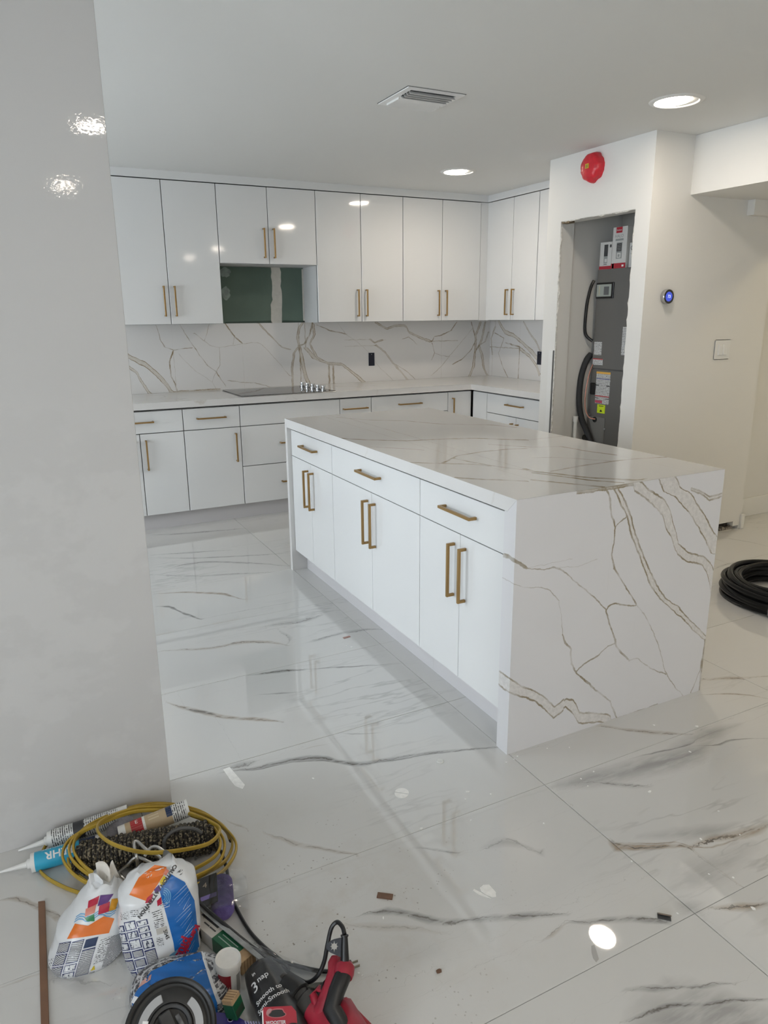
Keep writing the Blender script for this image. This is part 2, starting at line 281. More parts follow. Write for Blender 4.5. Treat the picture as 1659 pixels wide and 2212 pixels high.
FLOOR=[
 ('g',0.025,0.5,[(0.738,5.107),(0.888,5.047),(1.112,4.994),(1.389,4.938)]),
 ('g',0.02,0.55,[(0.669,4.641),(0.9,4.573),(1.164,4.488)]),
 ('g',0.02,0.6,[(0.697,4.568),(0.971,4.419),(1.268,4.313),(1.472,4.249)]),
 ('g',0.022,0.6,[(0.722,4.321),(0.851,4.356),(1.132,4.221),(1.386,4.012)]),
 ('g',0.022,0.5,[(0.631,4.253),(0.801,4.128),(1.076,4.028),(1.261,3.96)]),
 ('w',0.016,0.8,[(0.573,3.932),(0.701,3.886),(0.823,3.811),(0.915,3.733),(0.988,3.597)]),
 ('g',0.014,0.9,[(0.54,3.746),(0.616,3.692),(0.641,3.602),(0.69,3.515),(0.718,3.452)]),
 ('g',0.035,0.45,[(0.945,3.226),(1.053,3.213),(1.182,3.202),(1.281,3.221)]),
 ('g',0.02,0.4,[(0.991,2.967),(1.036,3.046),(1.018,3.164)]),
 ('w',0.022,0.6,[(0.463,3.19),(0.617,3.127),(0.727,3.099),(0.792,3.104),(0.948,3.031),(1.005,2.96)]),
 ('g',0.02,0.6,[(1.07,2.955),(1.128,2.955),(1.263,2.967),(1.39,2.953),(1.488,2.912)]),
 ('g',0.022,1,[(0.755,2.771),(0.839,2.752),(0.895,2.739),(0.987,2.699)]),
 ('g',0.01,0.8,[(0.987,2.699),(1.124,2.652),(1.26,2.597),(1.388,2.556)]),
 ('w',0.016,0.7,[(0.394,2.711),(0.439,2.644),(0.464,2.609),(0.504,2.56),(0.556,2.505),(0.598,2.469),(0.674,2.415),(0.756,2.345)]),
 ('g',0.012,0.9,[(0.448,2.625),(0.479,2.59),(0.515,2.551),(0.551,2.514)]),
 ('g',0.01,0.6,[(0.735,2.589),(0.824,2.557),(0.893,2.531)]),
 ('g',0.01,0.55,[(0.924,2.179),(0.96,2.154),(1.048,2.111)]),
 ('w',0.01,0.7,[(0.765,2.143),(0.81,2.143),(0.846,2.135)]),
 ('g',0.016,0.9,[(0.472,2.147),(0.582,2.116),(0.704,2.108),(0.811,2.057),(0.878,1.988),(0.963,1.96),(1.054,1.94),(1.206,1.901),(1.39,1.828)]),
 ('g',0.006,1,[(0.473,2.152),(0.579,2.107),(0.698,2.094),(0.807,2.046),(0.877,1.985),(0.961,1.955),(1.05,1.931),(1.203,1.897),(1.393,1.832)]),
 ('g',0.03,0.45,[(0.477,2.167),(0.535,2.158),(0.594,2.155)]),
 ('w',0.012,0.45,[(0.502,1.794),(0.544,1.743),(0.581,1.699),(0.639,1.645),(0.679,1.612),(0.721,1.586)]),
 ('w',0.008,0.4,[(0.416,1.899),(0.439,1.865),(0.471,1.831)]),
 ('g',0.012,0.5,[(0.867,1.545),(0.943,1.478),(0.968,1.453)]),
 ('g',0.03,0.35,[(1.042,1.449),(1.125,1.43),(1.178,1.347)]),
 ('g',0.016,0.75,[(0.629,1.391),(0.671,1.375),(0.711,1.357),(0.741,1.32),(0.785,1.282),(0.85,1.247),(0.959,1.206),(0.997,1.192)]),
 ('g',0.006,0.6,[(0.65,1.383),(0.71,1.355),(0.742,1.322),(0.786,1.284),(0.849,1.245),(0.957,1.204)]),
 ('w',0.016,0.35,[(0.578,1.386),(0.649,1.332),(0.723,1.287),(0.794,1.238)]),
 ('g',0.016,0.8,[(0.914,1.223),(0.975,1.2),(1.036,1.177),(1.1,1.144)]),
 ('g',0.014,0.8,[(1.084,1.125),(1.134,1.102),(1.194,1.077),(1.269,1.038),(1.302,1.014)]),
 ('w',0.01,0.5,[(1.082,1.123),(1.029,1.117),(0.991,1.108)]),
 ('w',0.008,0.4,[(0.991,1.108),(0.958,1.131)]),
 ('g',0.07,0.6,[(1.409,1.572),(1.539,1.544),(1.631,1.525),(1.733,1.514),(1.833,1.498),(1.944,1.489),(2.107,1.519)]),
 ('g',0.008,0.8,[(1.732,1.574),(1.854,1.554),(1.979,1.534),(2.054,1.547),(2.217,1.536)]),
 ('g',0.05,0.45,[(1.834,1.536),(1.992,1.545),(2.099,1.548),(2.264,1.537)]),
 ('g',0.008,0.8,[(1.975,1.53),(2.063,1.484),(2.142,1.477),(2.28,1.426)]),
 ('g',0.02,0.5,[(1.509,1.55),(1.572,1.502),(1.611,1.468),(1.683,1.423)]),
 ('w',0.022,1.0,[(1.384,1.288),(1.404,1.259),(1.487,1.213),(1.575,1.172),(1.662,1.159),(1.742,1.137),(1.807,1.131),(1.876,1.136)]),
 ('w',0.006,1,[(1.388,1.286),(1.498,1.223),(1.56,1.195),(1.573,1.171),(1.663,1.131),(1.733,1.13),(1.876,1.136)]),
 ('g',0.045,0.4,[(1.475,1.265),(1.594,1.218),(1.665,1.189),(1.789,1.173)]),
 ('g',0.06,0.35,[(1.396,1.083),(1.472,1.083),(1.542,1.088),(1.647,1.091),(1.757,1.093)]),
 ('w',0.018,0.9,[(1.429,0.999),(1.47,0.977),(1.513,0.961),(1.59,0.931)]),
 ('g',0.05,0.4,[(1.376,1.055),(1.388,1.017),(1.398,0.994)]),
 ('g',0.013,0.7,[(1.067,0.92),(1.118,0.895),(1.174,0.874),(1.239,0.838),(1.3,0.811)]),
 ('g',0.04,0.35,[(1.118,0.87),(1.174,0.884),(1.205,0.877)]),
 ('g',0.012,0.9,[(1.008,0.861),(1.051,0.855),(1.117,0.846),(1.187,0.816),(1.239,0.793),(1.334,0.748)]),
 ('g',0.1,0.55,[(1.007,0.836),(1.09,0.822),(1.164,0.797),(1.212,0.772),(1.305,0.727)]),
 ('w',0.02,0.6,[(1.79,1.782),(1.856,1.714),(1.947,1.641),(2.039,1.578)]),
 ('w',0.02,0.7,[(2.409,1.846),(2.506,1.802),(2.697,1.725)]),
 ('w',0.01,0.6,[(2.306,1.76),(2.441,1.688),(2.525,1.602)]),
 ('g',0.02,0.4,[(4.131,3.188),(4.232,3.046),(4.276,2.857)]),
 ('g',0.02,0.4,[(3.596,2.751),(3.76,2.764),(3.92,2.748)]),
 ('w',0.012,0.6,[(-0.194,1.876),(-0.146,1.854),(-0.103,1.799),(-0.076,1.75),(-0.049,1.719)]),
 ('w',0.008,0.5,[(-0.193,1.585),(-0.145,1.582),(-0.095,1.58)]),
 ('g',0.03,0.25,[(-0.087,1.552),(-0.033,1.515),(0.03,1.473)]),
]

QB = (.70, .69, .675); QL = (.27, .205, .125); QF = (.49, .45, .385)
def near_veins(veins, lo, hi, g=.06):
    """the veins that cross one rectangle of the slab"""
    out = []
    for k, hw, st, pts in veins:
        for p, q in zip(pts, pts[1:]):
            if max(p[0], q[0]) > lo[0] - g - hw and min(p[0], q[0]) < hi[0] + g + hw and max(p[1], q[1]) > lo[1] - g - hw and min(p[1], q[1]) < hi[1] + g + hw: out.append((k, hw, st, pts)); break
    return out
def stone_cols(name, veins, axes, lo, hi, cuts, base, line, fill, **k):
    """one stone in several columns, so that each part only evaluates its own veins"""
    return [stone('%s_%d' % (name, i), near_veins(veins, (a, lo[1]), (b, hi[1]), .03), axes, lo, hi, base, line, fill, **k) for i, (a, b) in enumerate(zip(cuts, cuts[1:]))]
BC = [.30, .8, 1.15, 1.5, 1.85, 2.2, 2.6, 3.0, 3.4, 3.75, 4.1245]
M_back = stone_cols('veined_quartz_backsplash', BACK, 'XZ', (.2, .85), (4.2, 1.5), BC, QB, QL, QF)
M_side = stone('veined_quartz_side_backsplash', SIDE, 'YZ', (3.9, .85), (5.9, 1.5), QB, QL, QF)
EC = [1.3764, 1.62, 1.86, 2.1, 2.3345]
M_end = stone_cols('veined_quartz_waterfall', END, 'XZ', (1.3, -.02), (2.4, .95), EC, (.70, .695, .705), (.29, .245, .175), (.57, .55, .525), rough=.22)
M_top = stone('veined_quartz_island_top', [(k, h_ * 1.5, min(1, s_ * 1.5), p_) for k, h_, s_, p_ in TOP], 'XY', (1.3, 1.7), (2.4, 4.0), (.66, .645, .615), (.30, .24, .155), QF, rough=.09, warp=.006)
M_quartz = stone('veined_quartz_plain', [], 'XY', (0, 0), (1, 1), (.69, .68, .665), (.42, .37, .30), QF, generic=.5)
def tile_mat(x0, x1, y0, y1):
    v = near_veins(FLOOR, (x0 + .01, y0 + .01), (x1 - .01, y1 - .01), .0); du = x0 < 1.1 and x1 > -.1 and y0 < 2 and y1 > .8
    if not v and not du and 'polished_marble_tile' in MATS: return MATS['polished_marble_tile']
    return stone('polished_marble_tile' + ('_%d_%d' % (x0 * 100, y0 * 100) if v or du else ''), v, 'XY', (-1.2, .3), (5.2, 6.0), (.635, .63, .61), (.17, .165, .16), (.5, .5, .5), warm=(.30, .215, .13), rough=.02, warp=.018, floor=True, generic=.3, dust=du)
M_grout = mat('grey_grout', (.24, .215, .18), .85)
M_lac = mat('white_gloss_lacquer', (.74, .745, .74), .07, spec=.5, coat=.3)
M_carc = mat('white_cabinet_board', (.66, .66, .65), .45)
M_gapdark = mat('cabinet_edge_band', (.10, .10, .10), .6)  # shade of gaps put into the colour; also used for dark trim
M_toe = mat('white_toe_board', (.60, .585, .59), .45)
M_brass = mat('brushed_brass', (.36, .225, .09), .36, metal=.85)
M_wall = mat('matte_white_paint', (.74, .73, .70), .55, spec=.3)
M_ceil = mat('ceiling_paint', (.72, .72, .70), .7, spec=.2)
M_trim = mat('white_trim_paint', (.76, .755, .73), .4)
M_black = mat('black_rubber', (.012, .012, .012), .45)
M_blackgl = mat('black_gloss_plastic', (.01, .01, .011), .22)
M_steel = mat('brushed_steel', (.55, .55, .55), .28, metal=1)
M_white = mat('white_plastic', (.75, .75, .73), .4)
M_paper = mat('white_paper', (.78, .78, .76), .7)

def partition_paint():
    m, nt, b = new_mat('semi_gloss_wall_paint'); N = nt.nodes; L = nt.links
    geo = N.new('ShaderNodeNewGeometry')
    mp = N.new('ShaderNodeMapping'); mp.inputs['Scale'].default_value = (3, 3, 4); L.new(geo.outputs['Position'], mp.inputs[0])
    n = N.new('ShaderNodeTexNoise'); n.inputs['Scale'].default_value = 1.7; n.inputs['Detail'].default_value = 5; n.inputs['Roughness'].default_value = .6; L.new(mp.outputs[0], n.inputs['Vector'])
    sep = N.new('ShaderNodeSeparateXYZ'); L.new(geo.outputs['Position'], sep.inputs[0])
    low = N.new('ShaderNodeMapRange'); low.inputs[1].default_value = 1.35; low.inputs[2].default_value = 1.1; L.new(sep.outputs[2], low.inputs[0])
    th = N.new('ShaderNodeMapRange'); th.inputs[1].default_value = .49; th.inputs[2].default_value = .56; L.new(n.outputs[0], th.inputs[0])
    mu = N.new('ShaderNodeMath'); mu.operation = 'MULTIPLY'; L.new(th.outputs[0], mu.inputs[0]); L.new(low.outputs[0], mu.inputs[1])
    mx = N.new('ShaderNodeMix'); mx.data_type = 'RGBA'; L.new(mu.outputs[0], mx.inputs[0])
    mx.inputs[6].default_value = (.58, .572, .562, 1); mx.inputs[7].default_value = (.605, .597, .587, 1)
    L.new(mx.outputs[2], b.inputs['Base Color']); b.inputs['Specular IOR Level'].default_value = .32
    rr = N.new('ShaderNodeMapRange'); rr.inputs[3].default_value = .035; rr.inputs[4].default_value = .09; L.new(mu.outputs[0], rr.inputs[0]); L.new(rr.outputs[0], b.inputs['Roughness'])
    nb = N.new('ShaderNodeTexNoise'); nb.inputs['Scale'].default_value = 110; nb.inputs['Detail'].default_value = 2; L.new(geo.outputs['Position'], nb.inputs['Vector'])
    bp = N.new('ShaderNodeBump'); bp.inputs['Strength'].default_value = .05; bp.inputs['Distance'].default_value = .002; L.new(nb.outputs[0], bp.inputs['Height']); L.new(bp.outputs[0], b.inputs['Normal'])
    return m
M_part = partition_paint()

def stripes_mat(name, bgc, ink, scale=60, thin=.5, axis='Z', breakup=30, rough=.35, cover=.5):
    """lines of small print: fine ink lines along one axis, broken into words by noise"""
    if name in MATS: return MATS[name]
    m, nt, b = new_mat(name); N = nt.nodes; L = nt.links
    tc = N.new('ShaderNodeTexCoord'); sep = N.new('ShaderNodeSeparateXYZ'); L.new(tc.outputs['Object'], sep.inputs[0])
    a = N.new('ShaderNodeMath'); a.operation = 'MULTIPLY'; a.inputs[1].default_value = scale; L.new(sep.outputs['XYZ'.index(axis)], a.inputs[0])
    f = N.new('ShaderNodeMath'); f.operation = 'FRACT'; L.new(a.outputs[0], f.inputs[0])
    t = N.new('ShaderNodeMath'); t.operation = 'LESS_THAN'; t.inputs[1].default_value = thin; L.new(f.outputs[0], t.inputs[0])
    n = N.new('ShaderNodeTexNoise'); n.inputs['Scale'].default_value = breakup; n.inputs['Detail'].default_value = 4; n.inputs['Roughness'].default_value = .8; L.new(tc.outputs['Object'], n.inputs['Vector'])
    g = N.new('ShaderNodeMath'); g.operation = 'LESS_THAN'; g.inputs[1].default_value = cover; L.new(n.outputs[0], g.inputs[0])
    mu = N.new('ShaderNodeMath'); mu.operation = 'MULTIPLY'; L.new(t.outputs[0], mu.inputs[0]); L.new(g.outputs[0], mu.inputs[1])
    mx = N.new('ShaderNodeMix'); mx.data_type = 'RGBA'; L.new(mu.outputs[0], mx.inputs[0]); mx.inputs[6].default_value = tuple(bgc) + (1,); mx.inputs[7].default_value = tuple(ink) + (1,)
    L.new(mx.outputs[2], b.inputs['Base Color']); b.inputs['Roughness'].default_value = rough
    MATS[name] = m; return m

# ------------------------------------------------------------------ mesh helpers
class MB:
    def __init__(s): s.bm = bmesh.new()
    def box(s, a, b, bev=0, seg=1):
        bm = s.bm; x0, y0, z0 = [min(p, q) for p, q in zip(a, b)]; x1, y1, z1 = [max(p, q) for p, q in zip(a, b)]
        v = [bm.verts.new(p) for p in ((x0, y0, z0), (x1, y0, z0), (x1, y1, z0), (x0, y1, z0), (x0, y0, z1), (x1, y0, z1), (x1, y1, z1), (x0, y1, z1))]
        fs = [bm.faces.new([v[i] for i in q]) for q in ((0, 3, 2, 1), (4, 5, 6, 7), (0, 1, 5, 4), (1, 2, 6, 5), (2, 3, 7, 6), (3, 0, 4, 7))]
        if bev: bmesh.ops.bevel(bm, geom=list({e for f in fs for e in f.edges}), offset=bev, segments=seg, affect='EDGES', clamp_overlap=True)
        return s
    def prism(s, pts, z0, z1, bev=0):
        bm = s.bm; lo = [bm.verts.new((p[0], p[1], z0)) for p in pts]; hi = [bm.verts.new((p[0], p[1], z1)) for p in pts]; n = len(pts)
        fs = [bm.faces.new(lo[::-1]), bm.faces.new(hi)] + [bm.faces.new((lo[i], lo[(i + 1) % n], hi[(i + 1) % n], hi[i])) for i in range(n)]
        if bev: bmesh.ops.bevel(bm, geom=list({e for f in fs for e in f.edges}), offset=bev, segments=1, affect='EDGES', clamp_overlap=True)
        return s
    def lathe(s, prof, n=24, M=None, caps=True):
        bm = s.bm; M = M or Matrix(); rings = []
        for r, z in prof:
            if r < 1e-5: rings.append([bm.verts.new(M @ Vector((0, 0, z)))])
            else: rings.append([bm.verts.new(M @ Vector((r * math.cos(2 * PI * k / n), r * math.sin(2 * PI * k / n), z))) for k in range(n)])
        for a, b in zip(rings, rings[1:]):
            for k in range(n):
                k2 = (k + 1) % n
                if len(a) == 1 and len(b) == 1: continue
                if len(a) == 1: bm.faces.new((a[0], b[k], b[k2]))
                elif len(b) == 1: bm.faces.new((a[k], b[0], a[k2]))
                else: bm.faces.new((a[k], b[k], b[k2], a[k2]))
        if caps:
            if len(rings[0]) > 1: bm.faces.new(rings[0])
            if len(rings[-1]) > 1: bm.faces.new(rings[-1][::-1])
        return s
    def tube(s, pts, r, n=8, closed=False, flat=1.0, up=None, radii=None):
        """sweep a circle (or a flattened one) along a path"""
        bm = s.bm; P = [Vector(p) for p in pts]; m = len(P); rings = []; nrm = None
        for i in range(m):
            if closed: t = P[(i + 1) % m] - P[i - 1]
            else: t = P[min(i + 1, m - 1)] - P[max(i - 1, 0)]
            t.normalize()
            if up is not None: nrm = (Vector(up) - t * t.dot(Vector(up))).normalized()
            elif nrm is None:
                a = Vector((0, 0, 1)) if abs(t.z) < .9 else Vector((1, 0, 0)); nrm = (a - t * a.dot(t)).normalized()
            else: nrm = (nrm - t * nrm.dot(t)).normalized()
            bn = t.cross(nrm); rr = radii[i] if radii else r
            rings.append([bm.verts.new(P[i] + nrm * (rr * math.cos(2 * PI * k / n)) + bn * (rr * flat * math.sin(2 * PI * k / n))) for k in range(n)])
        for i in range(m if closed else m - 1):
            a = rings[i]; b = rings[(i + 1) % m]
            for k in range(n): bm.faces.new((a[k], a[(k + 1) % n], b[(k + 1) % n], b[k]))
        if not closed: bm.faces.new(rings[0][::-1]); bm.faces.new(rings[-1])
        return s
    def grid(s, fn, nu, nv, thick=None):
        bm = s.bm; V = [[bm.verts.new(fn(i / nu, j / nv)) for j in range(nv + 1)] for i in range(nu + 1)]
        for i in range(nu):
            for j in range(nv): bm.faces.new((V[i][j], V[i + 1][j], V[i + 1][j + 1], V[i][j + 1]))
        return s
    def build(s, name, m, parent=None, smooth=False, at=None, M=None, label=None, angle=.6):
        me = bpy.data.meshes.new(name); bm = s.bm
        if M is not None: bmesh.ops.transform(bm, matrix=M, verts=bm.verts)
        if at is not None: bmesh.ops.translate(bm, vec=-Vector(at), verts=bm.verts)
        bmesh.ops.recalc_face_normals(bm, faces=bm.faces)
        if smooth:
            for f in bm.faces: f.smooth = True
            for e in bm.edges:
                if len(e.link_faces) == 2 and e.calc_face_angle(0) > angle: e.smooth = False
        bm.to_mesh(me); bm.free()
        return link(name, me, m, parent, at, label)
def link(name, me, m, parent=None, at=None, label=None):
    o = bpy.data.objects.new(name, me); COL.objects.link(o)
    if m is not None and not me.materials: me.materials.append(m)
    if parent is not None: o.parent = parent
    if at is not None: o.location = at
    if label: o['label'] = label
    return o
def tag(o, label, cat, group=None, kind=None):
    o['label'] = label; o['category'] = cat
    if group: o['group'] = group
    if kind: o['kind'] = kind
    return o
def thing(name, label, cat, loc=(0, 0, 0), rz=0, group=None, rot=None):
    o = bpy.data.objects.new(name, None); COL.objects.link(o); o.location = loc; o.rotation_euler = rot or (0, 0, rz); o.empty_display_size = .05
    return tag(o, label, cat, group)
def struct(o): o['kind'] = 'structure'; return o
def spline(pts, n=10, closed=False):
    P = [Vector(p) for p in pts]; out = []; m = len(P)
    rng = range(m) if closed else range(m - 1)
    for i in rng:
        p0 = P[(i - 1) % m] if closed or i > 0 else P[0] * 2 - P[1]; p1 = P[i]; p2 = P[(i + 1) % m]
        p3 = P[(i + 2) % m] if closed or i + 2 < m else P[-1] * 2 - P[-2]
        for k in range(n):
            t = k / n; out.append(.5 * ((2 * p1) + (p2 - p0) * t + (2 * p0 - 5 * p1 + 4 * p2 - p3) * t * t + (3 * p1 - p0 - 3 * p2 + p3) * t ** 3))
    if not closed: out.append(P[-1])
    return out
def frame(o, xa, ya=None, za=None):
    """matrix from an origin and two axes"""
    x = Vector(xa).normalized()
    if ya is not None: y = Vector(ya); y = (y - x * y.dot(x)).normalized(); z = x.cross(y)
    else: z = Vector(za); z = (z - x * z.dot(x)).normalized(); y = z.cross(x)
    return Matrix(((x.x, y.x, z.x, o[0]), (x.y, y.y, z.y, o[1]), (x.z, y.z, z.z, o[2]), (0, 0, 0, 1)))
def text_bm(txt, h, bold=0):
    """flat letters centred on the origin, cap height h, in the xy plane"""
    cu = bpy.data.curves.new('letters', 'FONT'); cu.body = txt; cu.align_x = 'CENTER'; cu.align_y = 'CENTER'; cu.size = h * 1.38; cu.resolution_u = 3; cu.offset = bold
    ob = bpy.data.objects.new('letters', cu); COL.objects.link(ob); dg = bpy.context.evaluated_depsgraph_get()
    me = ob.evaluated_get(dg).to_mesh(); bm = bmesh.new(); bm.from_mesh(me); ob.evaluated_get(dg).to_mesh_clear()
    bpy.data.objects.remove(ob); bpy.data.curves.remove(cu)
    return bm
def letters(name, txt, h, M, m, parent, bold=0, sx=1):
    bm = text_bm(txt, h, bold); b = MB(); b.bm.free(); b.bm = bm
    for v in bm.verts: v.co.x *= sx
    return b.build(name, m, parent, M=M)

# ------------------------------------------------------------------ room shell
ZC = 2.461
def slab(name, a, b, m): return struct(MB().box(a, b).build(name, m))
floor = slab('floor', (-2.7, -3.3, -.12), (6.1, 5.95, -.0028), M_grout)
TX, TY = 1.189, .5925
tile_me = {}
for i in range(-4, 5):
    for j in range(-8, 9):
        x0 = 1.385 + i * TX; y0 = .998 + j * TY; x1 = x0 + TX; y1 = y0 + TY
        x0c, x1c, y0c, y1c = max(x0, -2.6), min(x1, 6.0), max(y0, -3.2), min(y1, 5.84)
        if x1c - x0c < .05 or y1c - y0c < .05: continue
        if x0c > 4.2 and y0c > 3.5: continue
        tm = tile_mat(x0c, x1c, y0c, y1c); key = (round(x1c - x0c, 3), round(y1c - y0c, 3), tm.name)
        if key not in tile_me:
            b = MB(); b.box((.0010, .0010, -.011), (key[0] - .0010, key[1] - .0010, 0), .0005)
            me = bpy.data.meshes.new('tile'); bmesh.ops.recalc_face_normals(b.bm, faces=b.bm.faces); b.bm.to_mesh(me); b.bm.free(); me.materials.append(tm); tile_me[key] = me
        link('tile', tile_me[key], None, floor, (x0c, y0c, 0))
ceiling = slab('ceiling', (-2.7, -3.3, ZC), (6.1, 5.95, ZC + .1), M_ceil)
slab('wall_back', (-2.7, 5.85, 0), (4.6, 5.97, ZC), M_wall)
wl = struct(MB().box((-2.6, 2.066, 0), (.29, 2.19, ZC - .001), .001).build('wall_left', M_part))
slab('wall_right', (4.126, 4.15, 0), (4.24, 5.85, ZC), M_wall)
# outer walls with their openings, the living room one added for daylight
def wall_holes(name, axis, at0, at1, lo, hi, holes, m=M_wall):
    b = MB(); cur = lo
    def bx(u0, u1, z0, z1):
        if u1 - u0 < .002 or z1 - z0 < .002: return
        b.box((at0, u0, z0), (at1, u1, z1)) if axis == 'x' else b.box((u0, at0, z0), (u1, at1, z1))
    for u0, u1, z0, z1 in sorted(holes):
        bx(cur, u0, 0, ZC); bx(u0, u1, 0, z0); bx(u0, u1, z1, ZC); cur = u1
    bx(cur, hi, 0, ZC); return struct(b.build(name, m))
wall_holes('wall_west', 'x', -2.72, -2.6, -3.2, 5.85, [(-2.4, -.1, .35, 2.15), (2.6, 4.9, .5, 2.2)])
slab('wall_south', (-2.72, -3.32, 0), (6.12, -3.2, ZC), M_wall)
slab('wall_east', (6.0, -3.2, 0), (6.12, 3.55, ZC), M_wall)
M_pane, nt, b_ = new_mat('window_glass')
tr = nt.nodes.new('ShaderNodeBsdfTransparent'); gl = nt.nodes.new('ShaderNodeBsdfGlossy'); gl.inputs['Roughness'].default_value = .02
ms = nt.nodes.new('ShaderNodeMixShader'); ms.inputs[0].default_value = .06; nt.links.new(tr.outputs[0], ms.inputs[1]); nt.links.new(gl.outputs[0], ms.inputs[2])
nt.links.new(ms.outputs[0], nt.nodes['Material Output'].inputs[0])
def window(name, axis, at, u0, u1, z0, z1, nm):
    w = .045; d = .03
    def bx(b, a0, a1, c0, c1, dd): return b.box((at - dd, a0, c0), (at + dd, a1, c1)) if axis == 'x' else b.box((a0, at - dd, c0), (a1, at + dd, c1))
    b = MB()
    bx(b, u0, u0 + w, z0, z1, d); bx(b, u1 - w, u1, z0, z1, d); bx(b, u0 + w, u1 - w, z0, z0 + w, d); bx(b, u0 + w, u1 - w, z1 - w, z1, d)
    for k in range(1, nm): uu = u0 + (u1 - u0) * k / nm; bx(b, uu - w / 2, uu + w / 2, z0 + w, z1 - w, d)
    o = struct(b.build(name, M_trim))
    for k in range(nm):
        a0 = u0 + (u1 - u0) * k / nm + w / 2 + .005; a1 = u0 + (u1 - u0) * (k + 1) / nm - w / 2 - .005
        bx(MB(), a0, a1, z0 + w, z1 - w, .003).build('pane', M_pane, o)
window('window_1', 'x', -2.66, 2.6, 4.9, .5, 2.2, 2)
window('window_2_added', 'x', -2.66, -2.4, -.1, .35, 2.15, 2)  # unseen window, added to bring daylight from the left

# closet for the air handler: front wall with its rough opening, side wall, returns
XC, YN, YF = 3.373, 3.249, 4.155
OY0, OY1, OZ = 3.366, 4.018, 2.066
wc = MB(); wc.box((XC, YN, 0), (XC + .115, OY0, ZC)); wc.box((XC, OY1, 0), (XC + .115, YF, ZC)); wc.box((XC, OY0, OZ), (XC + .115, OY1, ZC))
wcl = struct(wc.build('wall_closet', M_wall))
M_gyp = mat('raw_gypsum_edge', (.62, .60, .55), .9, var=.25, vscale=60, bump=.8, bscale=120)
def ragged(name, path, w0):
    b = MB(); pts = []
    b.tube(path, w0, 5); bm = b.bm
    for v in bm.verts: v.co += Vector((random.uniform(-.002, .002), random.uniform(-.004, .004), random.uniform(-.004, .004)))
    return b.build(name, M_gyp, wcl)
ragged('drywall_edge', [(XC + .006, OY1 - .001 + random.uniform(-.004, .002), z) for z in [.0 + .035 * k for k in range(59)]], .006)
ragged('drywall_edge', [(XC + .006, OY0 + .001 + random.uniform(-.002, .003), z) for z in [.0 + .035 * k for k in range(59)]], .005)
ragged('drywall_edge', [(XC + .006, OY0 + .0255 * k, OZ + random.uniform(-.002, .003)) for k in range(26)], .005)
# the board over the lower left jamb stands a little proud, with a dark slit behind it
MB().box((XC - .006, OY1 + .012, 0), (XC, OY1 + .055, 1.235)).build('jamb_board', M_trim, wcl)
MB().box((XC - .004, OY1 + .002, 0), (XC + .001, OY1 + .012, 1.235)).build('jamb_slit', M_gapdark, wcl)
MB().box((XC + .004, OY1 - .075, OZ - .014), (XC + .05, OY1 - .005, OZ + .002)).build('torn_corner', mat('raw_wood_stud', (.20, .15, .09), .8, var=.5, vscale=50), wcl)
slab('wall_closet_inner', (XC + .115, 4.052, 0), (4.5, 4.15, ZC), M_wall)
slab('wall_closet_back', (4.42, YN + .1, 0), (4.52, 4.06, ZC), M_wall)
# thermostat wall: near side of the closet, with the ragged cut-out at its foot
tw = MB(); tw.box((XC + .0001, YN + .0001, .06), (4.478, YN + .1, ZC)); tw.box((XC + .0001, YN + .0001, 0), (4.235, YN + .1, .06)); tw.box((4.40, YN + .0001, .025), (4.478, YN + .1, .06)); tw.box((4.455, YN + .0001, 0), (4.478, YN + .1, .025))
wt = struct(tw.build('wall_thermostat', M_wall))
MB().box((4.235, YN + .045, 0), (4.455, YN + .095, .06)).build('cutout_back', mat('dark_cavity', (.05, .042, .035), .9, var=.5, vscale=40), wt)
bb = MB()
for k in range(9): x = 4.25 + k * .021; bb.box((x, YN + .01 + random.uniform(0, .02), 0), (x + .018, YN + .04, random.uniform(.012, .03)))
bb.build('broken_plaster', mat('broken_plaster', (.28, .25, .21), .9, var=.4, vscale=60), wt)
slab('wall_hall', (4.478, 3.445, 0), (6.1, 3.56, ZC), M_wall)
slab('wall_return', (4.40, YN + .1, 0), (4.478, 3.50, ZC), M_wall)
struct(MB().box((4.478, 3.431, 0), (6.0, 3.445, .142), .002).build('baseboard_hall', M_trim))
struct(MB().box((4.468, YN - .016, 0), (4.498, YN, .105), .002).build('baseboard_corner', M_trim))
struct(MB().box((3.68, -3.2, 2.144), (4.9, YN, ZC - .0005)).build('trim_1', M_wall))          # dropped soffit
struct(MB().box((4.185, YN - .05, 2.055), (5.2, YN + .0, 2.1438)).build('trim_2', M_wall))     # small box under it

# ------------------------------------------------------------------ cabinets
def handle_mesh(h, pr=.034, t=.0105, name='handle'):
    b = MB(); b.box((-t / 2, -pr, -h / 2), (t / 2, -pr + t, h / 2), .0008); b.box((-t / 2, -pr + t, h / 2 - t), (t / 2, 0, h / 2), .0008); b.box((-t / 2, -pr + t, -h / 2), (t / 2, 0, -h / 2 + t), .0008)
    me = bpy.data.meshes.new(name); bmesh.ops.recalc_face_normals(b.bm, faces=b.bm.faces); b.bm.to_mesh(me); b.bm.free(); me.materials.append(M_brass); return me
HM = handle_mesh(.211)
def front(parent, name, x0, x1, z0, z1, h=None, gap=.0026, base=0):
    b = MB(); b.box((x0 + gap, 0, z0 + gap - base), (x1 - gap, .018, z1 - gap - base), .0012)
    cx, cz = (x0 + x1) / 2, (z0 + z1) / 2
    d = b.build(name, M_lac, parent, at=(cx, 0, cz - base))
    if h:
        k, hx, hz = h; o = link('handle', HM, None, d, (hx - cx, 0, hz - cz)); o['label'] = 'square brushed brass bar handle'
        if k == 'h': o.rotation_euler = (0, PI / 2, 0)
    return d
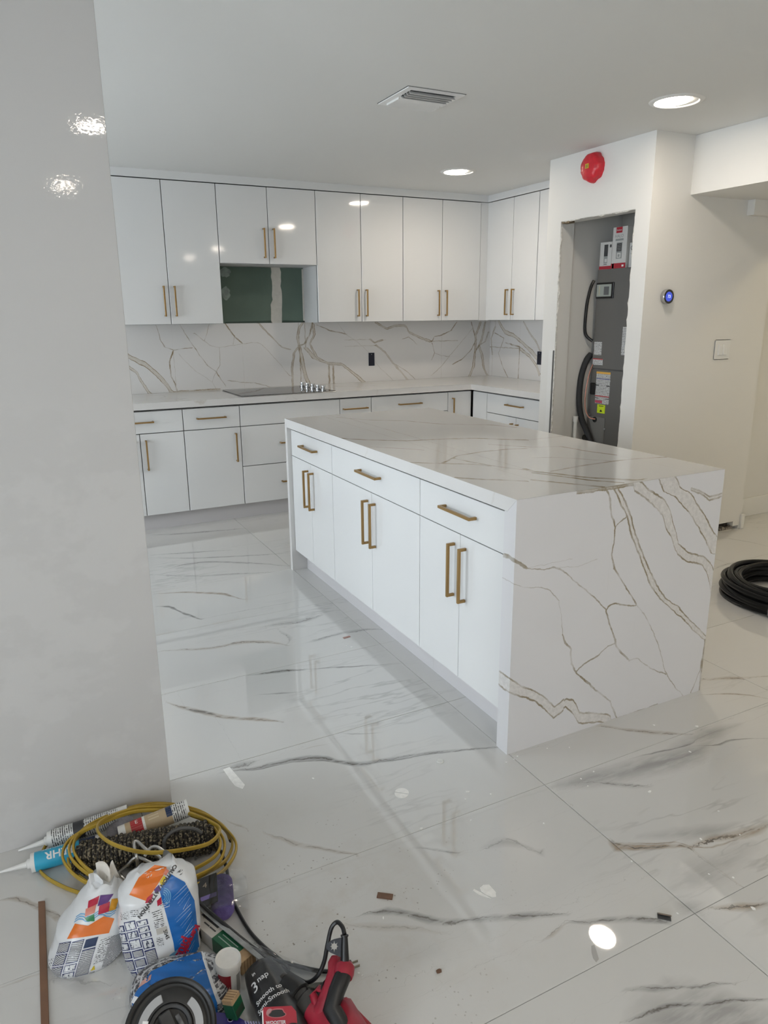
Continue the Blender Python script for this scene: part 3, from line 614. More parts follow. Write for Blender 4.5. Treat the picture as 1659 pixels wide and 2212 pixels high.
def cabinet(label, cat, loc, rz, W, D, z0, z1, fronts, toe=None, name='base_cabinet', group=None, toe_w=None, gap=.0026):
    t = thing(name, label, cat, loc, rz, group); base = loc[2]
    MB().box((.001, .022, z0 - base), (W - .001, D, z1 - base)).build('body', M_carc, t)
    MB().box((.001, .0185, z0 - base + .001), (W - .001, .0218, z1 - base - .001)).build('edge_band', M_gapdark, t)  # dark sheet behind the fronts paints the shade of their gaps
    for f in fronts: front(t, *f, base=base, gap=gap)
    if toe: MB().box((toe_w[0] if toe_w else 0, toe, 0), (toe_w[1] if toe_w else W, toe + .018, z0 - .001)).build('toe_kick', M_toe, t)
    return t
YU, YB, XRU, XRB = 5.535, 5.186, 3.844, 3.4825
U = [.717, 1.0986, 1.4815, 1.8634, 2.247, 2.6297, 3.0103, 3.3868, 3.7738]
ZUB, ZUT, ZH = 1.4287, 2.403, 1.8595
def upper(label, a, m_, b_, z0, hz):
    return cabinet(label, 'cabinet', (a, YU, z0), 0, b_ - a, 5.849 - YU, z0, ZUT, [('door', 0, m_ - a, z0, ZUT, ('v', m_ - a - .039, hz)), ('door', m_ - a, b_ - a, z0, ZUT, ('v', m_ - a + .038, hz))], name='wall_cabinet')
upper('tall white gloss upper cabinet nearest the left wall, beside the hood cabinet', U[0], U[1], U[2], ZUB, 1.591)
upper('short white gloss upper cabinet over the bare green drywall', U[2], U[3], U[4], ZH, 2.009)
upper('tall white gloss upper cabinet just right of the green drywall gap', U[4], U[5], U[6], ZUB, 1.578)
upper('tall white gloss upper cabinet on the back wall next to the corner', U[6], U[7], U[8], ZUB, 1.577)
struct(MB().box((U[8] + .002, YU + .004, ZUB), (XRU + .016, YU + .02, ZUT)).build('trim_3', M_lac))       # corner filler
# uppers on the right wall: local x runs towards the camera
def upper_r(label, y0, ym, y1, hz, handles=True):
    w = y0 - y1; m_ = y0 - ym
    return cabinet(label, 'cabinet', (XRU, y0, ZUB), -PI / 2, w, 4.125 - XRU, ZUB, ZUT, [('door', 0, m_, ZUB, ZUT, ('v', m_ - .043, hz) if handles else None), ('door', m_, w, ZUB, ZUT, ('v', m_ + .043, hz) if handles else None)], name='wall_cabinet')
upper_r('white gloss upper cabinet with paired handles on the right-hand wall', 5.497, 5.171, 4.845, 1.578)
cabinet('upper cabinet on the right-hand wall half hidden by the closet wall', 'cabinet', (XRU, 4.8425, ZUB), -PI / 2, .66, 4.125 - XRU, ZUB, ZUT, [('door', 0, .33, ZUB, ZUT), ('door', .33, .66, ZUB, ZUT, None)], name='wall_cabinet')
struct(MB().box((XRU + .004, 5.499, ZUB), (XRU + .02, YU + .003, ZUT)).build('trim_4', M_lac))
# filler fascia between the cabinets and the ceiling
struct(MB().box((U[0] - .4, YU + .001, ZUT + .004), (XRU + .018, YU + .019, ZC)).build('trim_5', M_lac))
struct(MB().box((XRU + .001, 4.18, ZUT + .004), (XRU + .019, YU + .001, ZC)).build('trim_6', M_lac))
struct(MB().box((U[0] - .4, YU + .02, ZUT + .004), (4.12, 5.849, ZUT + .012)).build('trim_7', M_gapdark))

# base cabinets on the back wall
ZB, ZD, ZT = .1167, .7024, .8564
DB = 5.849 - YB
def base(label, x0, x1, fr, **k): return cabinet(label, 'cabinet', (x0, YB, 0), 0, x1 - x0, DB, ZB, ZT, fr, toe=.06, **k)
base('white base cabinet at the left wall, wide drawer over two doors', .437, 1.0532, [('drawer', 0, .616, ZD, ZT, ('h', .308, .783)), ('door', 0, .314, ZB, ZD, ('v', .27, .553)), ('door', .314, .616, ZB, ZD, ('v', .350, .553))])
base('narrow white base cabinet with one door, left of the cooktop', 1.0532, 1.4633, [('drawer', 0, .41, ZD, ZT, ('h', .199, .783)), ('door', 0, .41, ZB, ZD, ('v', .369, .554))])
base('wide white drawer cabinet under the black cooktop', 1.4633, 2.26, [('drawer', 0, .797, ZD, ZT), ('drawer', 0, .797, .404, ZD, ('h', .40, .560)), ('drawer', 0, .797, ZB, .404, ('h', .40, .262))])
base('slim white drawer cabinet between cooktop and corner', 2.26, 2.5315, [('drawer', 0, .2715, ZD, ZT, ('h', .128, .777)), ('door', 0, .2715, ZB, ZD, ('v', .23, .553))])
base('white base cabinet with a long drawer near the back corner', 2.5315, 3.2466, [('drawer', 0, .715, ZD, ZT, ('h', .347, .784)), ('door', 0, .3575, ZB, ZD, ('v', .318, .553)), ('door', .3575, .715, ZB, ZD, ('v', .397, .553))])
base('white corner base cabinet with one full-height door and vertical handle', 3.2466, 3.478, [('door', 0, .2314, ZB, ZT, ('v', .043, .702))])
# right-hand leg
cabinet('plain white corner filler panel cabinet in the right-hand run', 'cabinet', (XRB, YB - .001, 0), -PI / 2, YB - 4.9625, .60, ZB, ZT, [('filler_panel', .018, YB - 4.9625, ZB, ZT)], toe=.06)
cabinet('white base cabinet with drawer and two doors beside the closet', 'cabinet', (XRB, 4.9615, 0), -PI / 2, .775, .60, ZB, ZT, [('drawer', 0, .775, .699, ZT, ('h', .386, .789)), ('door', 0, .398, ZB, .699, ('v', .36, .545)), ('door', .398, .775, ZB, .699, ('v', .43, .545))], toe=.06)
# countertop, one L-shaped slab
ct = tag(MB().prism([(.30, 5.1625), (3.4585, 5.1625), (3.4585, 4.157), (4.124, 4.157), (4.124, 5.848), (.30, 5.848)], .868, .914, .0015).build('countertop', M_quartz), 'pale veined quartz L-shaped worktop on the wall cabinets', 'countertop')
def column_slab(cuts, y0, y1, prof, mats, name, parent=None, at=None):
    """a slab whose section (y, z) runs along x, cut into columns with a material each"""
    b = MB(); bm = b.bm; R_ = [[bm.verts.new((x, p[0], p[1])) for p in prof] for x in cuts]; n = len(prof); fs = []
    for i in range(len(cuts) - 1):
        for k in range(n):
            f = bm.faces.new((R_[i][k], R_[i][(k + 1) % n], R_[i + 1][(k + 1) % n], R_[i + 1][k])); f.material_index = i
    f = bm.faces.new(R_[0]); f.material_index = 0; f = bm.faces.new(R_[-1][::-1]); f.material_index = len(cuts) - 2
    o = b.build(name, None, parent, at=at)
    for m in mats: o.data.materials.append(m)
    return o
bs = tag(column_slab(BC, 0, 0, [(5.832, .9145), (5.8485, .9145), (5.8485, 1.4285), (5.832, 1.4285)], M_back, 'backsplash'), 'veined quartz backsplash slab along the back wall', 'backsplash')
bs2 = tag(MB().box((4.109, 4.157, .9145), (4.1245, 5.8315, 1.4285), .0005).build('backsplash', M_side), 'veined quartz backsplash slab on the right-hand wall', 'backsplash')
def outlet_box(label, c, rz):
    t = thing('outlet_box', label, 'outlet box', c, rz)
    b = MB(); w, h = .025, .053; e = .003
    b.box((-w - e, -.003, -h - e), (-w, .0, h + e)); b.box((w, -.003, -h - e), (w + e, .0, h + e)); b.box((-w, -.003, -h - e), (w, .0, -h)); b.box((-w, -.003, h), (w, .0, h + e))
    b.build('rim', mat('outlet_box_blue', (.012, .02, .05), .4), t)
    MB().box((-w, -.0012, -h), (w, -.0004, h)).build('box_back', mat('outlet_box_dark', (.006, .008, .02), .5), t)
    MB().lathe([(.0, .004), (.003, .003), (.003, 0)], 8, Matrix.Translation((0, -.003, .042)) @ Matrix.Rotation(PI / 2, 4, 'X')).build('screw_hole', M_steel, t)
outlet_box('open dark blue outlet box in the back wall backsplash', (2.854, 5.8315, 1.108), 0)
outlet_box('open outlet box in the right-hand backsplash by the closet', (4.1085, 5.087, 1.11), -PI / 2)
# bare green board behind the missing hood
gb = thing('green_drywall', 'bare moisture-resistant green drywall panel under the short cabinet', 'drywall', (1.86, 5.8485, ZUB))
M_green = mat('green_board', (.115, .165, .135), .75, var=.10, vscale=5)
MB().box((1.483, 5.843, ZUB), (2.246, 5.8487, ZH - .002)).build('board', M_green, gb, at=gb.location); gb.children[0].location = (0, 0, 0)
def blob(name, pts, y, m, par, th=.0015):
    b = MB(); b.prism([(p[0], p[1]) for p in pts], 0, th); b.build(name, m, par, M=Matrix(((1, 0, 0, 0), (0, 0, -1, y), (0, 1, 0, 0), (0, 0, 0, 1))), at=par.location).location = (0, 0, 0)
M_mud = mat('joint_compound', (.62, .60, .55), .8, var=.06, vscale=30)
zs = [ZUB + (ZH - ZUB) * k / 12 for k in range(13)]
blob('taped_seam', [(1.975 + random.uniform(-.005, .005) - (.02 if z < 1.6 else 0), z) for z in zs] + [(2.047 + random.uniform(-.006, .006) + (.005 if z > 1.55 else 0), z) for z in zs[::-1]], 5.843, M_mud, gb)
M_skim = mat('thin_skim_patch', (.26, .32, .29), .75, var=.2, vscale=30)
def ring(cx, cz, rx, rz_, n=18): return [(cx + rx * (1 + random.uniform(-.15, .15)) * math.cos(2 * PI * k / n), cz + rz_ * (1 + random.uniform(-.15, .15)) * math.sin(2 * PI * k / n)) for k in range(n)]
blob('skim_patch', ring(1.60, 1.815, .042, .036), 5.843, M_skim, gb); blob('skim_patch', ring(1.595, 1.66, .035, .05), 5.843, M_skim, gb)
blob('tape_edge', [(1.57, ZUB), (1.965, ZUB), (1.955, ZUB + .018), (1.58, ZUB + .012)], 5.843, mat('dark_green_edge', (.05, .075, .06), .8), gb)
blob('tape_edge', [(2.045, ZUB), (2.246, ZUB), (2.246, ZUB + .012), (2.055, ZUB + .018)], 5.843, MATS['dark_green_edge'], gb)
blob('white_margin', [(2.247, ZUB), (2.2475, ZH - .01), (2.235, ZH - .01), (2.233, ZUB)], 5.843, M_mud, gb)

# cooktop
ck = thing('cooktop', 'black glass cooktop with five chrome knobs set into the worktop', 'cooktop', (1.865, 5.47, .914))
MB().box((-.375, -.262, 0), (.375, .262, .006), .003, 2).build('glass', mat('black_glass', (.012, .012, .013), .06), ck)
MB().box((-.38, -.268, 0), (.38, .268, .003), .0015).build('steel_trim', M_steel, ck)
M_chrome = mat('polished_chrome', (.62, .63, .64), .12, metal=1)
for k in range(5):
    kb = MB().lathe([(.0, .038), (.017, .038), (.0185, .035), (.0175, .026), (.0125, .022), (.0125, .016), (.021, .012), (.021, .0)], 20).build('knob', M_chrome, ck, smooth=True, at=None)
    kb.location = (.275 + .006 * k, .20 - .098 * k, .006)
    MB().lathe([(.023, .0015), (.023, 0)], 20).build('knob_ring', M_blackgl, kb)

# ------------------------------------------------------------------ island
IX0, IX1, IY0, IY1 = 1.3764, 2.3345, 1.7832, 3.9569
isl = thing('island_worktop', 'veined quartz waterfall slab over the kitchen island', 'countertop', ((IX0 + IX1) / 2, (IY0 + IY1) / 2, 0))
def loc_build(b, name, m, par, **k): o = b.build(name, m, par, at=par.location, **k); o.location = (0, 0, 0); return o
YZ = Matrix(((0, 0, 1, 0), (1, 0, 0, 0), (0, 1, 0, 0), (0, 0, 0, 1)))      # prism in (y, z) pushed along x
loc_build(MB().prism([(IY0 + .0004, .914), (IY1 - .0004, .914), (IY1 - .048, .866), (IY0 + .048, .866)], IX0, IX1), 'top_slab', M_top, isl, M=YZ)
ts = isl.children[-1]; ts = [o_ for o_ in isl.children if o_.name.startswith('top_slab')][0]; ts.data.materials.append(M_quartz)
for p_ in ts.data.polygons:
    if abs(p_.normal.z) < .5: p_.material_index = 1
ep = column_slab(EC, 0, 0, [(IY0, 0), (IY0 + .062, 0), (IY0 + .062, .8655), (IY0 + .0475, .8655), (IY0, .9136)], M_end, 'end_panel', isl, at=isl.location); ep.location = (0, 0, 0); ep['label'] = 'near waterfall end with bold brown-edged veins'
loc_build(MB().prism([(IY1, 0), (IY1 - .03, 0), (IY1 - .03, .8655), (IY1 - .0475, .8655), (IY1, .9136)], IX0, IX1), 'end_panel', M_quartz, isl, M=YZ)
XI = 1.40
def island_cab(label, y0, ym, y1):
    w = y0 - y1; m_ = y0 - ym
    return cabinet(label, 'cabinet', (XI, y0, 0), -PI / 2, w, .88, .125, .853, [('drawer', 0, w, .702, .853, ('h', w / 2, .787)), ('door', 0, m_, .125, .702, ('v', m_ - .038, .555)), ('door', m_, w, .125, .702, ('v', m_ + .038, .555))], toe=.07, gap=.0016)
island_cab('white island cabinet farthest from the camera, drawer over two doors', 3.926, 3.635, 3.3335)
island_cab('widest white island cabinet in the middle of the row', 3.3325, 2.881, 2.4385)
island_cab('white island cabinet nearest the camera, beside the waterfall end', 2.4375, 2.14, 1.8462)
struct(MB().box((2.285, 1.846, 0), (2.30, 3.926, .865)).build('trim_8', M_lac))

# ------------------------------------------------------------------ air handler closet contents
ah = thing('air_handler', 'grey metal air handler standing in the open closet', 'air handler', (3.70, 3.70, 0))
M_ahu = mat('grey_painted_steel', (.135, .13, .12), .5)
def ahb(a, b, name, m, bev=.002, par=None): return loc_build(MB().box(a, b, bev), name, m, par or ah)
AY0, AY1 = 3.40, 4.0
ahb((3.702, AY0, 1.104), (4.30, AY1, 1.768), 'upper_cabinet', M_ahu)
ahb((3.702, AY0, .30), (4.30, AY1, 1.098), 'lower_cabinet', M_ahu)
ahb((3.708, AY0 + .004, 1.098), (4.28, AY1 - .004, 1.104), 'seam', M_gapdark, 0)
ahb((3.698, 3.832, .34), (3.702, AY1 - .001, .766), 'access_panel', mat('grey_access_panel', (.19, .185, .175), .5), .001)
ahb((3.72, AY0 + .02, .0), (4.28, AY1 - .02, .30), 'stand', mat('dark_stand', (.06, .06, .06), .7))
ahb((3.93, AY0 + .06, 1.768), (4.28, AY1 + .04, 2.40), 'supply_plenum', mat('duct_board', (.36, .35, .32), .6, var=.1, vscale=5))
# display cut-out
ds = ahb((3.692, 3.832, 1.578), (3.702, 3.995, 1.682), 'window_frame', M_blackgl, .002)
ahb((3.689, 3.848, 1.590), (3.6925, 3.985, 1.670), 'window_panel', mat('gauge_panel', (.33, .36, .33), .25), .0005)
ahb((3.687, 3.868, 1.60), (3.6895, 3.915, 1.655), 'gauge', mat('gauge_dark', (.10, .105, .11), .4), .0005)
ahb((3.687, 3.955, 1.598), (3.6895, 3.962, 1.662), 'gauge_strip', mat('gauge_strip', (.45, .42, .30), .4), .0005)
M_lab = stripes_mat('warning_label_print', (.66, .66, .65), (.12, .12, .12), 95, .5, 'Z', 160, cover=.52)
def sticker(y0, y1, z0, z1, m, name='label', label=None):
    o = ahb((3.6995, y0, z0), (3.7018, y1, z1), name, m, 0); 
    if label: o['label'] = label
    return o
sticker(3.912, 3.985, 1.198, 1.288, M_lab); sticker(3.893, 3.99, 1.128, 1.172, M_lab)
ahb((3.6985, 3.893, 1.166), (3.7, 3.99, 1.172), 'label_band', mat('label_red', (.5, .05, .05), .5), 0)
sticker(3.808, 3.944, .862, 1.084, M_lab, label='tall white warning label')
ahb((3.6985, 3.808, 1.070), (3.7, 3.944, 1.084), 'label_band', mat('label_orange', (.75, .42, .08), .5), 0)
ahb((3.6985, 3.812, 1.034), (3.7, 3.94, 1.038), 'label_band', mat('label_navy', (.02, .03, .2), .5), 0)
for a, c in ((3.914, 3.944), (3.808, 3.84)): ahb((3.6985, a, .987), (3.7, c, .993), 'label_band', M_black, 0); ahb((3.6985, a, .898), (3.7, c, .902), 'label_band', M_black, 0)
ahb((3.6985, 3.808, .912), (3.7, 3.944, .918), 'label_band', MATS['label_red'], 0)
ahb((3.6985, 3.872, .866), (3.7, 3.942, .884), 'label_band', mat('label_pink', (.5, .08, .13), .5), 0)
sticker(3.84, 3.916, .796, .856, mat('label_yellow_green', (.62, .80, .02), .5), label='bright yellow green sticker')
ahb((3.6985, 3.855, .844), (3.6998, 3.90, .848), 'label_band', M_black, 0); ahb((3.6985, 3.867, .806), (3.6998, 3.889, .812), 'label_band', M_black, 0); ahb((3.6985, 3.872, .812), (3.6998, 3.884, .82), 'label_band', M_black, 0)
sticker(3.62, 3.725, 1.207, 1.391, M_lab)
bh = loc_build(MB().box((3.69, 3.945, .92), (3.7, 3.995, 1.003), .006, 3), 'black_grip', M_black, ah)
loc_build(MB().lathe([(.0, .006), (.006, .005), (.007, 0)], 10, Matrix.Translation((3.698, 3.826, .69)) @ Matrix.Rotation(-PI / 2, 4, 'Y')), 'screw', M_steel, ah)
loc_build(MB().lathe([(.0, .006), (.006, .005), (.007, 0)], 10, Matrix.Translation((3.698, 3.985, .775)) @ Matrix.Rotation(-PI / 2, 4, 'Y')), 'screw', M_steel, ah)
loc_build(MB().lathe([(.0, .004), (.02, .004), (.02, 0)], 16, Matrix.Translation((3.698, 3.93, .745)) @ Matrix.Rotation(-PI / 2, 4, 'Y')), 'pipe_hole', M_black, ah)
# insulated line, thin cable, drain
hs = thing('refrigerant_line', 'thick curved black insulated pipe with ribbed fitting beside the air handler', 'pipe', (3.66, 3.93, .57))
loc_build(MB().tube(spline([(3.715, 4.028, 1.20), (3.68, 4.035, 1.155), (3.645, 4.035, 1.06), (3.63, 4.03, .96), (3.63, 4.025, .85), (3.645, 4.01, .75), (3.665, 3.98, .67), (3.672, 3.945, .61), (3.672, 3.92, .55)], 8), .021, 14), 'foam_sleeve', mat('black_foam_insulation', (.028, .029, .031), .75), hs, smooth=True)
fb = MB()
for k in range(5): fb.lathe([(.024, 0), (.031, .003), (.031, .011), (.024, .014)], 16, Matrix.Translation((-.012, .03 - .014 * k, .035 - .016 * k)) @ Matrix.Rotation(PI * .25, 4, 'X'))
fb.build('ribbed_fitting', M_black, hs, smooth=True)
MB().tube(spline([(-.012, -.03, -.03), (-.012, -.065, -.02), (-.008, -.09, -.03), (-.006, -.095, -.08)], 6), .024, 12).build('elbow', M_black, hs, smooth=True)
tag(MB().tube(spline([(3.70, 4.03, 1.70), (3.68, 4.035, 1.655), (3.66, 4.04, 1.55), (3.652, 4.04, 1.44), (3.655, 4.04, 1.36), (3.67, 4.03, 1.32), (3.698, 4.005, 1.29)], 8), .011, 8).build('power_whip', M_blackgl, smooth=True), 'thin black flexible cable looping down the air handler side', 'cable')
tag(MB().tube(spline([(3.70, 3.99, 1.13), (3.675, 3.995, 1.05), (3.66, 4.0, .93), (3.66, 3.995, .83), (3.672, 3.97, .765), (3.69, 3.935, .75), (3.70, 3.92, .752)], 8), .0045, 6).build('copper_line', mat('pinkish_copper', (.48, .22, .16), .35, metal=.4), smooth=True), 'thin pinkish copper tube curving beside the black insulated pipe', 'pipe')
dp = thing('drain_pipe', 'short white plastic drain pipe rising in the closet', 'pipe', (3.60, 4.02, 0))
MB().lathe([(.014, 0), (.014, .73)], 14).build('pipe', M_white, dp, smooth=True)
MB().lathe([(.0, .765), (.0185, .765), (.0185, .725), (.014, .725)], 14).build('cap', M_white, dp, smooth=True)
# boxes on top of the air handler
M_box = mat('white_carton', (.62, .61, .585), .5); M_boxred = mat('red_carton_band', (.42, .02, .035), .45); M_ink = mat('dark_print', (.05, .05, .05), .5); M_greyink = mat('grey_print', (.32, .33, .32), .45)
def carton(label, y0, y1, z1, x0, dep, tilt=0):
    t = thing('product_box', label, 'box', (x0, (y0 + y1) / 2, 1.7685), tilt)
    w = (y1 - y0) / 2; h = z1 - 1.7685
    MB().box((0, -w, 0), (dep, w, h), .0008).build('carton', M_box, t); return t, w, h
def dec(t, y0, y1, z0, z1, m, name, d=.0008, off=0, r=0):
    b = MB(); b.box((-d - off, y0, z0), (-off, y1, z1), r, 3 if r else 1); return b.build(name, m, t)
MX = lambda y, z, off=.0012: Matrix(((0, 0, -1, -off), (-1, 0, 0, y), (0, 1, 0, z), (0, 0, 0, 1)))   # text plane facing -x
t, w, h = carton('small white lock box with oval door handle picture, leftmost on the air handler', 3.895, 3.995, 1.945, 3.712, .07, .10)
dec(t, -w, w, .001, .022, M_boxred, 'red_band'); dec(t, -w * .35, w * .3, .085, .16, M_ink, 'handle_picture', r=.0003); dec(t, -w * .35, w * .3, .04, .085, M_greyink, 'plate_picture', d=.0006)
dec(t, -w * .28, w * .12, .048, .068, M_box, 'knob_picture', d=.001); dec(t, -.014, .014, .032, .036, M_ink, 'print'); dec(t, -.02, .02, .026, .0275, M_greyink, 'print')
dec(t, -w + .004, -w + .018, .14, .158, M_ink, 'corner_print')
t, w, h = carton('tall white lock box printed HALO with keypad picture', 3.758, 3.888, 2.030, 3.712, .09)
dec(t, -w, w, .001, .034, M_boxred, 'red_band'); dec(t, -.018, .036, h - .037, h - .001, M_boxred, 'brand_square')
letters('lettering', 'Kwikset', .010, MX(.009, h - .02, .0016), M_paper, t); letters('lettering', 'HALO', .021, MX(.006, h - .058), M_greyink, t)
dec(t, -.033, .038, h - .087, h - .074, M_greyink, 'grey_strip'); dec(t, -.026, .026, .062, .165, M_greyink, 'lock_picture', r=.0003)
dec(t, -.021, .021, .108, .158, M_ink, 'keypad', off=.0008); dec(t, -.017, .017, .068, .098, M_box, 'cylinder_picture', off=.0008); dec(t, -.008, .008, .073, .09, M_greyink, 'keyway', off=.0016)
for r_ in range(4):
    for c_ in range(3): dec(t, -.013 + .011 * c_, -.009 + .011 * c_, .116 + .010 * r_, .119 + .010 * r_, M_paper, 'key', d=.0003, off=.0016)
dec(t, .040, .056, .0, .036, M_paper, 'side_tape'); dec(t, -.05, -.032, .010, .022, M_paper, 'wifi_mark', off=.0008, d=.0004)
t, w, h = carton('grey carton behind the HALO box', 3.60, 3.775, 2.020, 3.83, .09)
dec(t, .02, .07, h - .05, h - .04, M_ink, 'print'); dec(t, .02, .05, h - .1, h - .085, M_ink, 'print')
t, w, h = carton('white carton printed G, half hidden by the closet jamb', 3.66, 3.753, 1.925, 3.735, .08)
letters('lettering', 'G', .03, MX(.022, h - .035), M_ink, t); dec(t, .005, .035, h - .07, h - .067, M_greyink, 'print')

# ------------------------------------------------------------------ wall and ceiling fixtures
sd = thing('alarm_cover', 'round red dust cover over the alarm above the closet', 'alarm', (XC, 3.728, 2.347), 0)
b = MB(); n = 40; prof = [(.0, .058), (.045, .057), (.07, .052), (.079, .040), (.083, .018), (.085, 0)]
MR = Matrix.Rotation(-PI / 2, 4, 'Y'); b.lathe(prof, n, MR)
for v in b.bm.verts:
    r = math.hypot(v.co.y, v.co.z)
    if r > .06: a = math.atan2(v.co.z, v.co.y); k = 1 + .022 * math.sin(11 * a + 2 * math.sin(2 * a)) + .09 * noise.noise(Vector((a * 2.2, 3, v.co.x * 20))); v.co.y *= k; v.co.z *= k; v.co.x += .004 * noise.noise(Vector((a * 4, 1, 0)))
b.build('cover', mat('red_translucent_plastic', (.60, .02, .035), .3, bump=.25, bscale=45, var=.12, vscale=40), sd, smooth=True, angle=1.2)
dec(sd, -.010, .020, -.008, .018, mat('yellow_sticker', (.62, .45, .03), .5), 'sticker', d=.061)
for z_ in (-.004, .002, .008): dec(sd, -.006, .015, z_ + .001, z_ + .004, M_ink, 'print', d=.0005, off=.061)
th = thing('thermostat', 'round steel thermostat with blue display reading 73', 'thermostat', (3.548, YN, 1.572))
RY = Matrix.Rotation(PI / 2, 4, 'X')
MB().lathe([(.041, 0), (.042, .004), (.042, .024), (.0405, .028)], 40, RY, caps=False).build('steel_ring', M_steel, th, smooth=True)
MB().lathe([(.0, .0275), (.037, .0275), (.0403, .027), (.0405, .02)], 40, RY).build('black_face', M_blackgl, th, smooth=True)
MB().lathe([(.0, .0285), (.0275, .0285), (.028, .0275)], 40, RY).build('display', mat('lit_blue_display', (.02, .03, .2), .2, emit=(.06, .11, .75), estr=.55), th)
letters('digits', '73', .018, Matrix(((1, 0, 0, 0), (0, 0, -1, -.0295), (0, 1, 0, 0), (0, 0, 0, 1))), mat('lit_digits', (.8, .8, .9), .4, emit=(.7, .8, 1), estr=.9), th)
sw = thing('light_switch', 'white double rocker light switch plate on the side wall', 'light switch', (4.09, YN, 1.248))
MB().box((-.072, -.006, -.062), (.072, 0, .062), .003, 2).build('plate', M_white, sw)
for sx in (-.023, .023):
    MB().box((sx - .0175, -.0075, -.035), (sx + .0175, -.005, .035), .001).build('rocker_frame', M_trim, sw)
    MB().prism([(0, -.032), (.0055, -.032), (.0015, .032), (0, .032)], -.015, .015).build('rocker', M_white, sw, M=Matrix(((0, 0, 1, sx), (-1, 0, 0, -.0076), (0, 1, 0, 0), (0, 0, 0, 1))))
vt = thing('ceiling_vent', 'square white ceiling air vent with two-way louvres', 'vent', (1.887, 3.29, ZC))
b = MB(); h_ = .150; i_ = .120
for a, c in (((-h_, -h_), (h_, -i_)), ((-h_, i_), (h_, h_)), ((-h_, -i_), (-i_, i_)), ((i_, -i_), (h_, i_))): b.box((a[0], a[1], -.006), (c[0], c[1], 0))
b.build('frame', mat('vent_white_metal', (.80, .80, .79), .35), vt)
MB().box((-h_ - .004, -h_ - .004, -.0012), (h_ + .004, h_ + .004, -.0002)).build('gasket', mat('vent_gasket', (.10, .10, .10), .8), vt)  # thin dark sheet painting a shadow line around the vent frame
MB().box((-i_, -i_, -.0022), (i_, i_, -.0013)).build('duct_throat', mat('vent_dark', (.018, .018, .02), .8), vt)
vs = MB().box((-i_, -.011, -.0006), (i_, .011, .0006)).build('louvre', MATS['vent_white_metal'], vt); vs.location = (0, -.105, -.011); vs.rotation_euler = (.85, 0, 0)
for k in range(1, 9):
    o = vs.copy(); COL.objects.link(o); o.location = (0, -.105 + .0262 * k, -.011); o.rotation_euler = (.85 if k < 4 else -.85, 0, 0)
MB().box((-i_, -.002, -.014), (-i_ + .004, i_, -.002)).build('end_blade', M_trim, vt)
M_lamp, nt, b_ = new_mat('lit_led_disc')
b_.inputs['Base Color'].default_value = (.8, .8, .8, 1); b_.inputs['Emission Color'].default_value = (1, .88, .74, 1); b_.inputs['Emission Strength'].default_value = LAMP_STRENGTH
M_lampw = M_lamp.copy(); M_lampw.name = 'lit_warm_led_disc'; M_lampw.node_tree.nodes['Principled BSDF'].inputs['Emission Color'].default_value = (1, .80, .46, 1)
def downlight(label, x, y, group=None, lm=None):
    t = thing('downlight', label, 'ceiling light', (x, y, ZC), 0, group)
    MB().lathe([(.098, -.001), (.098, -.003), (.104, -.007), (.122, -.005), (.128, 0)], 40, Matrix.Translation((.030, -.006, 0)), caps=False).build('trim_ring', M_white, t, smooth=True)
    MB().lathe([(.0, -.0045), (.088, -.0045), (.09, -.002)], 40, caps=False).build('led_disc', lm or M_lamp, t)
    MB().lathe([(.0, -.0015), (.10, -.0015)], 32, Matrix.Translation((.030, -.006, 0)), caps=False).build('reflector_dish', M_white, t)
downlight('lit recessed ceiling light nearest the red alarm cover', 2.988, 2.804)
downlight('lit recessed ceiling light close to the back corner cabinets', 2.99, 4.734)
for x, y, w_ in ((2.99, -.22, 'right-hand lit living room light, nearer the kitchen'), (2.97, -2.0, 'right-hand lit living room light, by the patio wall'), (.54, -.33, 'left-hand lit living room light, nearer the partition'), (.54, -2.3, 'left-hand lit living room light, by the patio door')): downlight(w_, x, y, 'living room ceiling lights')
downlight('warm lit hall ceiling light beyond the soffit, nearer the back', 5.35, 2.1, 'hall ceiling lights', M_lampw)
downlight('added unseen warm hall light beyond the soffit, nearer the camera', 5.35, .3, 'hall ceiling lights', M_lampw)  # second hall lamp, out of view, added to warm and brighten the hall

# ------------------------------------------------------------------ black cable coil by the closet
cc = thing('cable_coil', 'coil of thick black cable taped together on the right-hand floor', 'cable coil', (3.54, 2.24, 0))
M_cab = mat('black_cable_jacket', (.005, .005, .0055), .3, spec=.3)
for k in range(16):
    lay = k % 4; col_ = k // 4; R0 = .322 - .026 * lay - random.uniform(0, .012); z = .013 + .024 * col_ + (.012 if lay % 2 else 0) + .012 * (lay > 0) * (col_ > 0)
    ph = random.uniform(0, 6); b = MB()
    b.tube([((R0 + .006 * math.sin(3 * a + ph)) * math.cos(a), (R0 + .006 * math.sin(3 * a + ph)) * math.sin(a), z + .006 * math.sin(2 * a + ph)) for a in [2 * PI * q / 64 for q in range(64)]], .0135, 8, True)
    b.build('cable_turn', M_cab, cc, smooth=True)
M_tapeclear = mat('shiny_packing_tape', (.16, .16, .155), .15, bump=.6, bscale=60, var=.6, vscale=60)
